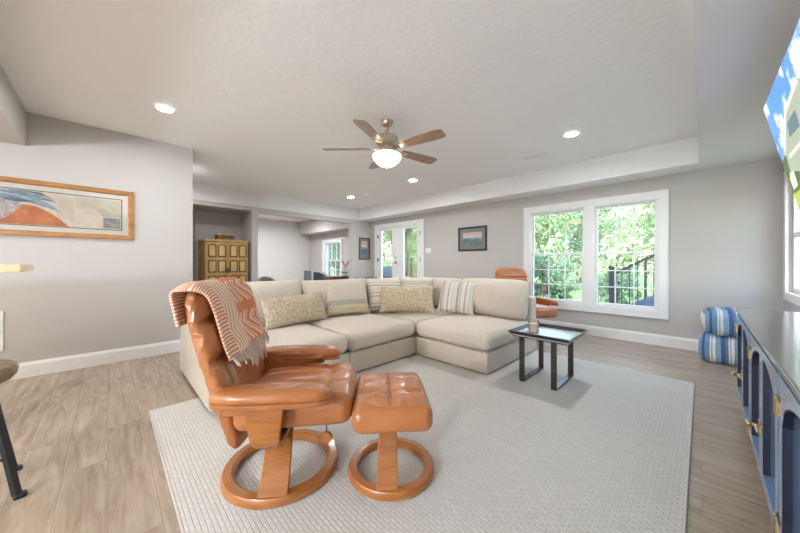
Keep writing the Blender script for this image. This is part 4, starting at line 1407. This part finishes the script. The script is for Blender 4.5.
def shape(name, poly, col, x, parent=None, vary=None):
    b = B()
    b.faces.new([b.verts.new((x, y, z)) for y, z in poly])
    return mk(name, b, mat('print ' + name, col, 0.8, vary=vary), parent or art, smooth=False, recalc=False)
frm = [(-PW + 0.12, 0.12), (-0.12, 0.12), (-0.12, 0.465), (-PW + 0.12, 0.465)]
b = B(); frame_bars(b, -PW + 0.105, 0.105, -0.105, PH - 0.105, 0.01, 0.010, 0.0122); mk('print_border', b, mat('print border ink', (0.16, 0.15, 0.14), 0.7), ap, smooth=False)
shape('orange_mound', [(-1.25, 0.118), (-0.531, 0.118), (-0.599, 0.192), (-0.678, 0.264), (-0.767, 0.312), (-0.853, 0.327), (-0.924, 0.223), (-1.0, 0.16), (-1.25, 0.13)], (0.50, 0.14, 0.045), 0.0121, vary=(9, (0.66, 0.26, 0.10)))
shape('grey_rocks', [(-1.42, 0.12), (-1.25, 0.13), (-1.0, 0.15), (-0.935, 0.20), (-0.858, 0.31), (-0.877, 0.38), (-1.0, 0.385), (-1.2, 0.36), (-1.42, 0.30)], (0.30, 0.26, 0.25), 0.0122, vary=(40, (0.66, 0.58, 0.52)))
for k, (pl, col, c2_) in enumerate([
        ([(-1.42, 0.40), (-1.1, 0.45), (-0.853, 0.468), (-0.735, 0.435), (-0.626, 0.371), (-0.742, 0.386), (-0.992, 0.386), (-1.3, 0.37)], (0.13, 0.19, 0.26), (0.36, 0.45, 0.50)),
        ([(-0.947, 0.416), (-0.804, 0.416), (-0.665, 0.345), (-0.585, 0.263), (-0.704, 0.312), (-0.853, 0.362)], (0.22, 0.30, 0.36), (0.44, 0.50, 0.52)),
        ([(-0.992, 0.386), (-0.877, 0.389), (-0.755, 0.353), (-0.853, 0.346), (-0.947, 0.348)], (0.08, 0.12, 0.17), (0.2, 0.27, 0.32)),
        ([(-0.853, 0.466), (-0.729, 0.462), (-0.62, 0.372), (-0.704, 0.425)], (0.10, 0.12, 0.14), (0.24, 0.27, 0.29)),
        ([(-1.3, 0.42), (-1.0, 0.435), (-0.80, 0.405), (-0.95, 0.415)], (0.50, 0.56, 0.57), (0.34, 0.42, 0.46))]):
    shape('plume', pl, col, 0.0123 + k * 0.00012, vary=(16, c2_, (1, 1, 4)))
shape('map_square', [(-0.489, 0.455), (-0.122, 0.455), (-0.122, 0.264), (-0.264, 0.25), (-0.343, 0.347), (-0.477, 0.317)], (0.52, 0.49, 0.38), 0.0122, vary=(14, (0.66, 0.56, 0.43)))
shape('grey_square', [(-0.267, 0.246), (-0.122, 0.246), (-0.122, 0.125), (-0.267, 0.125)], (0.24, 0.25, 0.23), 0.0123, vary=(18, (0.44, 0.42, 0.36)))
shape('tan_patch', [(-0.626, 0.432), (-0.489, 0.432), (-0.5, 0.181), (-0.599, 0.253)], (0.62, 0.52, 0.40), 0.0121, vary=(8, (0.70, 0.60, 0.48)))
b = B(); bx(b, (0.0135, -PW + 0.05, 0.05), (0.015, -0.05, PH - 0.05)); mk('glazing', b, GLASS, ap, smooth=False)

def landscape(name, label, loc, rz, wd, ht, frm, fw, mats, matw):
    t = thing(name, label, 'picture', loc, rz)
    # local: picture in yz plane facing +x, y 0..wd, z 0..ht
    b = B(); frame_bars(b, 0, 0, wd, ht, fw, 0.001, 0.028); mk('frame', b, frm, t, smooth=False, bevel=0.004)
    b = B(); bx(b, (0.003, fw * 0.8, fw * 0.8), (0.008, wd - fw * 0.8, ht - fw * 0.8)); mk('mat_board', b, mats, t, smooth=False)
    q = fw + matw
    y0, y1, z0, z1 = q, wd - q, q, ht - q
    H = z1 - z0
    a = None
    b = B(); bx(b, (0.008, y0, z0), (0.009, y1, z1)); a = mk('print', b, mat('dusk sky print', (0.62, 0.42, 0.30), 0.7, vary=(5, (0.46, 0.40, 0.42), (1, 1, 6))), t, smooth=False)
    shape('sky_band', [(y0, z0 + H * .62), (y1, z0 + H * .60), (y1, z0 + H * .72), (y0, z0 + H * .74)], (0.62, 0.56, 0.52), 0.0092, a)
    shape('lake_band', [(y0, z0 + H * .40), (y1, z0 + H * .42), (y1, z0 + H * .60), (y0, z0 + H * .62)], (0.30, 0.36, 0.42), 0.0093, a)
    shape('dark_hills', [(y0, z0 + H * .48), (y0 + (y1 - y0) * .2, z0 + H * .54), (y0 + (y1 - y0) * .45, z0 + H * .46), (y0 + (y1 - y0) * .7, z0 + H * .52), (y1, z0 + H * .44), (y1, z0), (y0, z0)], (0.10, 0.14, 0.16), 0.0095, a, vary=(6, (0.2, 0.24, 0.25)))
    return t
DKFR = mat('charcoal frame', (0.035, 0.03, 0.028), 0.4)
GREENM = mat('sage mat board', (0.20, 0.21, 0.19), 0.85)
landscape('framed_landscape', 'black framed dusk landscape right of the glazed doors', (-3.84, YW, 1.443), R(-90), 0.705, 0.522, DKFR, 0.035, GREENM, 0.085)
landscape('framed_print', 'small tall framed print left of the glazed doors', (XF, 5.17, 1.28), 0, 0.40, 0.64, mat('walnut frame', (0.10, 0.065, 0.04), 0.4), 0.035, GREENM, 0.06)
def plate(name, label, cat, c, size, nrm):
    t = thing(name, label, cat, c)
    if nrm == 'y':
        b = B(); bx(b, (-size[0] / 2, -0.007, -size[1] / 2), (size[0] / 2, 0, size[1] / 2)); mk('cover_plate', b, WHITE, t, smooth=False, bevel=0.002)
        for k in (-1, 1):
            b = B(); bx(b, (k * size[0] * 0.25 - 0.017, -0.011, -0.033), (k * size[0] * 0.25 + 0.017, -0.006, 0.033)); mk('rocker', b, WHITE, t, smooth=False)
plate('light_switch', 'white double light switch right of the glazed doors', 'light switch', (-4.735, YW, 1.487), (0.17, 0.115), 'y')
t = thing('wall_vent', 'white vent panel low on the left wall at the picture edge', 'vent', (XL, -0.76, 0.30))
b = B(); bx(b, (0, -0.4, 0), (0.012, 0.015, 0.40)); mk('vent_frame', b, WHITE, t, smooth=False, bevel=0.003)
b = B()
for k in range(12):
    bx(b, (0.01, -0.37, 0.03 + k * 0.029), (0.014, -0.02, 0.045 + k * 0.029))
mk('louvre', b, GREYV, t, smooth=False)

# ------------------------------------------------------------------ armoire in the alcove
ar = thing('armoire', 'golden oak armoire with carved panel doors in the alcove', 'armoire', (-7.66, 1.40, 0))
AD, AW, AH = 0.64, 0.82, 1.67
b = B(); bx(b, (0, 0, 0.06), (AD - 0.03, AW, AH - 0.05)); bx(b, (0.02, 0.02, 0), (AD - 0.05, AW - 0.02, 0.06)); mk('body', b, OAK, ar, smooth=False)
b = B(); bx(b, (0, -0.015, AH - 0.05), (AD, AW + 0.015, AH)); mk('cornice', b, OAK, ar, smooth=False, bevel=0.01)
for dy in (0, 1):
    y0, y1 = 0.02 + dy * 0.395, 0.40 + dy * 0.40
    b = B(); bx(b, (AD - 0.03, y0, 0.12), (AD - 0.008, y1, AH - 0.06)); d = mk('door', b, OAK, ar, smooth=False)
    hs = [(0.16, 0.46), (0.52, 0.76), (0.82, 1.10), (1.16, 1.56)]
    hs = [(0.16, 0.58), (0.64, 0.92), (0.98, 1.24), (1.30, 1.575)]
    for (za, zb) in hs:
        for cx in (0, 1):
            ya = y0 + 0.025 + cx * 0.175; yb = ya + 0.155
            top = zb
            pl = [(ya, za), (yb, za), (yb, zb - 0.02), ((ya + yb) / 2, zb), (ya, zb - 0.02)] if za > 1.2 else [(ya, za), (yb, za), (yb, zb), (ya, zb)]
            MM = Matrix(((0, 0, 1, AD - 0.008), (1, 0, 0, 0), (0, 1, 0, 0), (0, 0, 0, 1)))
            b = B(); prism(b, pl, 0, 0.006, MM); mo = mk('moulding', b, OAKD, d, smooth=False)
            cyy, czz = (ya + yb) / 2, (za + zb) / 2
            pl2 = [(cyy + (y - cyy) * 0.68, czz + (z - czz) * 0.80) for y, z in pl]
            b = B(); prism(b, pl2, 0.006, 0.016, MM); mk('raised_panel', b, OAKP, d, smooth=False, bevel=0.004)
    b = B(); yk = y1 - 0.012 if dy == 0 else y0 + 0.012
    cyl(b, (AD - 0.008, yk, 1.02), (AD + 0.02, yk, 1.02), 0.012, seg=12); bx(b, (AD - 0.008, yk - 0.01, 0.97), (AD - 0.004, yk + 0.01, 1.07)); mk('handle', b, BRONZE, d)
kb = thing('keepsake_box', 'small wooden chest on top of the armoire', 'box', (-7.32, 1.63, AH), R(8))
b = B(); bx(b, (0, 0, 0), (0.17, 0.33, 0.10)); mk('body', b, OAKD, kb, smooth=False, bevel=0.004)
b = B(); bx(b, (-0.006, -0.006, 0.102), (0.176, 0.336, 0.135)); mk('lid', b, OAK, kb, smooth=False, bevel=0.006)

# ------------------------------------------------------------------ far room furniture
gt = thing('game_table', 'dark sloped game cabinet edged in white in the far room', 'game table', (-8.6, 4.42, 0), R(0))
MG = Matrix(((0, 0, 1, 0), (1, 0, 0, 0), (0, 1, 0, 0), (0, 0, 0, 1)))
SLATEG = mat('slate side', (0.1, 0.11, 0.15), 0.3)
b = B(); prism(b, [(0.01, 0.5), (0.94, 0.42), (0.94, 0.59), (0.28, 0.92), (0.01, 0.94)], -0.265, 0.265, MG); mk('body', b, SLATEG, gt, smooth=False)
b = B(); prism(b, [(0.31, 0.912), (0.93, 0.602), (0.94, 0.61), (0.32, 0.925)], -0.23, 0.23, MG); mk('playfield', b, mat('dark playfield', (0.06, 0.065, 0.09), 0.15), gt, smooth=False)
out_ = [(0, 0.49), (0.95, 0.41), (0.95, 0.60), (0.28, 0.94), (0, 0.96)]
inn_ = [(0.05, 0.54), (0.90, 0.468), (0.90, 0.572), (0.268, 0.885), (0.05, 0.905)]
for sx in (-0.275, 0.265):
    b = B()
    loft(b, [[(xx, y, z) for xx, (y, z) in ((sx, o_), (sx + 0.02, o_), (sx + 0.02, q_), (sx, q_))] for o_, q_ in zip(out_, inn_)], closed=True)
    mk('white_edging', b, WHITE, gt, smooth=False)
for x in (-0.22, 0.22):
    for y in (0.06, 0.88):
        b = B(); bx(b, (x - 0.025, y - 0.025, 0), (x + 0.025, y + 0.025, 0.5)); mk('leg', b, BLACKW, gt, smooth=False)
ds = thing('console_table', 'long dark walnut console table behind the sofa', 'console table', (-7.85, 4.62, 0))
b = B(); bx(b, (-0.2, 0, 0.72), (0.2, 0.92, 0.775)); mk('table_top', b, WALNUT, ds, smooth=False, bevel=0.005)
b = B(); bx(b, (-0.17, 0.04, 0.62), (0.17, 0.88, 0.72)); mk('apron', b, WALNUT, ds, smooth=False)
for x in (-0.15, 0.15):
    for y in (0.06, 0.86):
        b = B(); bx(b, (x - 0.025, y - 0.025, 0), (x + 0.025, y + 0.025, 0.62)); mk('leg', b, WALNUT, ds, smooth=False)
cs = thing('sideboard', 'dark wood sideboard top by the glazed doors', 'sideboard', (-6.72, 4.98, 0))
b = B(); bx(b, (-0.2, 0, 0.72), (0.2, 0.52, 0.765)); mk('top', b, WALNUT, cs, smooth=False, bevel=0.005)
b = B(); bx(b, (-0.18, 0.02, 0.05), (0.18, 0.50, 0.72)); mk('body', b, WALNUT, cs, smooth=False)
for k in (0, 1):
    b = B(); bx(b, (0.18, 0.035 + k * 0.235, 0.1), (0.195, 0.25 + k * 0.235, 0.68)); dd = mk('door', b, WALNUT, cs, smooth=False, bevel=0.003)
    b = B(); cyl(b, (0.195, 0.22 + k * 0.08, 0.4), (0.215, 0.22 + k * 0.08, 0.4), 0.01, seg=10); mk('knob', b, BRASS, dd)
orc = thing('orchid', 'potted white and pink orchid on the console by the far window', 'plant', (-7.9, 5.33, 0.775))
b = B(); lathe(b, [(0, 0), (0.045, 0), (0.06, 0.09), (0.055, 0.09), (0.045, 0.08), (0, 0.08)], seg=20); mk('pot', b, WHITE, orc)
GRN = mat('orchid leaf green', (0.05, 0.14, 0.04), 0.4); PINKM = mat('orchid petal', (0.72, 0.42, 0.48), 0.6)
for k in range(5):
    a = k * 1.3
    b = B(); ribbon(b, [(0.02 * math.cos(a), 0.02 * math.sin(a), 0.08), (0.09 * math.cos(a), 0.09 * math.sin(a), 0.13), (0.17 * math.cos(a), 0.17 * math.sin(a), 0.09)], [0.012, 0.03, 0.006], 0.003, (-math.sin(a), math.cos(a), 0)); mk('leaf', b, GRN, orc)
for sg in (-1, 1):
    b = B(); pts = [(0, 0, 0.08), (0.01, 0.02 * sg, 0.25), (0.02, 0.05 * sg, 0.40), (0.04, 0.13 * sg, 0.47)]; tube(b, pts, 0.004, 6); stm = mk('stem', b, GRN, orc)
    for k in range(4):
        c = Vector((0.035, (0.03 + 0.035 * k) * sg, 0.33 + 0.045 * k if k < 3 else 0.46))
        b = B()
        for q in range(5):
            a = q * 2 * PI / 5
            d1 = Vector((0.15, math.cos(a), math.sin(a))).normalized(); s1 = d1.cross(Vector((1, 0, 0))).normalized()
            b.faces.new([b.verts.new(v) for v in (c, c + d1 * 0.022 + s1 * 0.016, c + d1 * 0.042, c + d1 * 0.022 - s1 * 0.016)])
        mk('flower', b, PINKM, stm, smooth=False, recalc=False)
tc_ = thing('tub_chair', 'grey round backed chair behind the sofa in the far room', 'chair', (-8.1, 3.02, 0), R(0))
GREYF = mat('grey upholstery', (0.27, 0.25, 0.22), 0.9, bump=(120, 0.3))
b = B()
pr = []
for k in range(25):
    a = R(60) + R(240) * k / 24
    hgt = 0.62 + 0.2 * math.sin(PI * k / 24)
    rr = 0.22
    cc, ss = math.cos(a), math.sin(a)
    pr.append([(cc * (rr - 0.035), ss * (rr - 0.035), 0.3), (cc * (rr + 0.02), ss * (rr + 0.02), 0.3), (cc * (rr + 0.025), ss * (rr + 0.025), hgt - 0.02), (cc * rr, ss * rr, hgt), (cc * (rr - 0.03), ss * (rr - 0.03), hgt - 0.02)])
loft(b, pr); mk('backrest', b, GREYF, tc_)
b = B(); lathe(b, [(0, 0.32), (0.19, 0.32), (0.2, 0.36), (0.19, 0.44), (0.12, 0.455), (0, 0.46)], seg=28); mk('seat', b, GREYF, tc_)
for a in (45, 135, 225, 315):
    b = B(); cyl(b, (0.14 * math.cos(R(a)), 0.14 * math.sin(R(a)), 0.32), (0.19 * math.cos(R(a)), 0.19 * math.sin(R(a)), 0), 0.018, 0.012, 10); mk('leg', b, BLACKW, tc_)

# ------------------------------------------------------------------ bar counter and stool at the left edge
bc = thing('bar_counter', 'pale maple bar counter end at the far left edge', 'bar counter', (-3.0, -0.39, 0))
b = B(); bx(b, (-0.45, -1.9, 1.122), (0, 0, 1.172)); mk('counter_top', b, PINE, bc, smooth=False, bevel=0.006)
b = B(); bx(b, (-0.36, -1.85, 0), (-0.2, -0.34, 1.122)); mk('counter_wall', b, WHITE, bc, smooth=False)
sto = thing('bar_stool', 'round wood seat bar stool with black metal legs at the left edge', 'stool', (-2.546, -0.508, 0), R(10))
b = B(); lathe(b, [(0, 0.585), (0.12, 0.585), (0.145, 0.575), (0.165, 0.60), (0.17, 0.625), (0.163, 0.65), (0.14, 0.664), (0.09, 0.668), (0, 0.665)], seg=36); mk('seat', b, SEATW, sto)
for k in range(4):
    a = R(45 + 90 * k)
    b = B()
    ca_, sa_ = math.cos(a), math.sin(a)
    ribbon(b, [(0.10 * ca_, 0.10 * sa_, 0.59), (0.16 * ca_, 0.16 * sa_, 0.3), (0.222 * ca_, 0.222 * sa_, 0.012), ], [0.011, 0.012, 0.014], 0.022, (-sa_, ca_, 0))
    lg = mk('leg', b, BLACK, sto, smooth=False)
    b = B(); roundbox(b, (0.235 * ca_, 0.235 * sa_, 0.011), (0.024, 0.024, 0.011), 0.01, 2, 2); mk('foot_pad', b, BLACK, lg)
for z in (0.20, 0.27):
    b = B()
    q = 0.222 - (z / 0.59) * 0.122
    pts = [(q * math.cos(R(45 + 90 * k)), q * math.sin(R(45 + 90 * k)), z) for k in range(4)]
    for k in range(4):
        cyl(b, pts[k], pts[(k + 1) % 4], 0.008, seg=8)
    mk('rung', b, BLACK, sto)
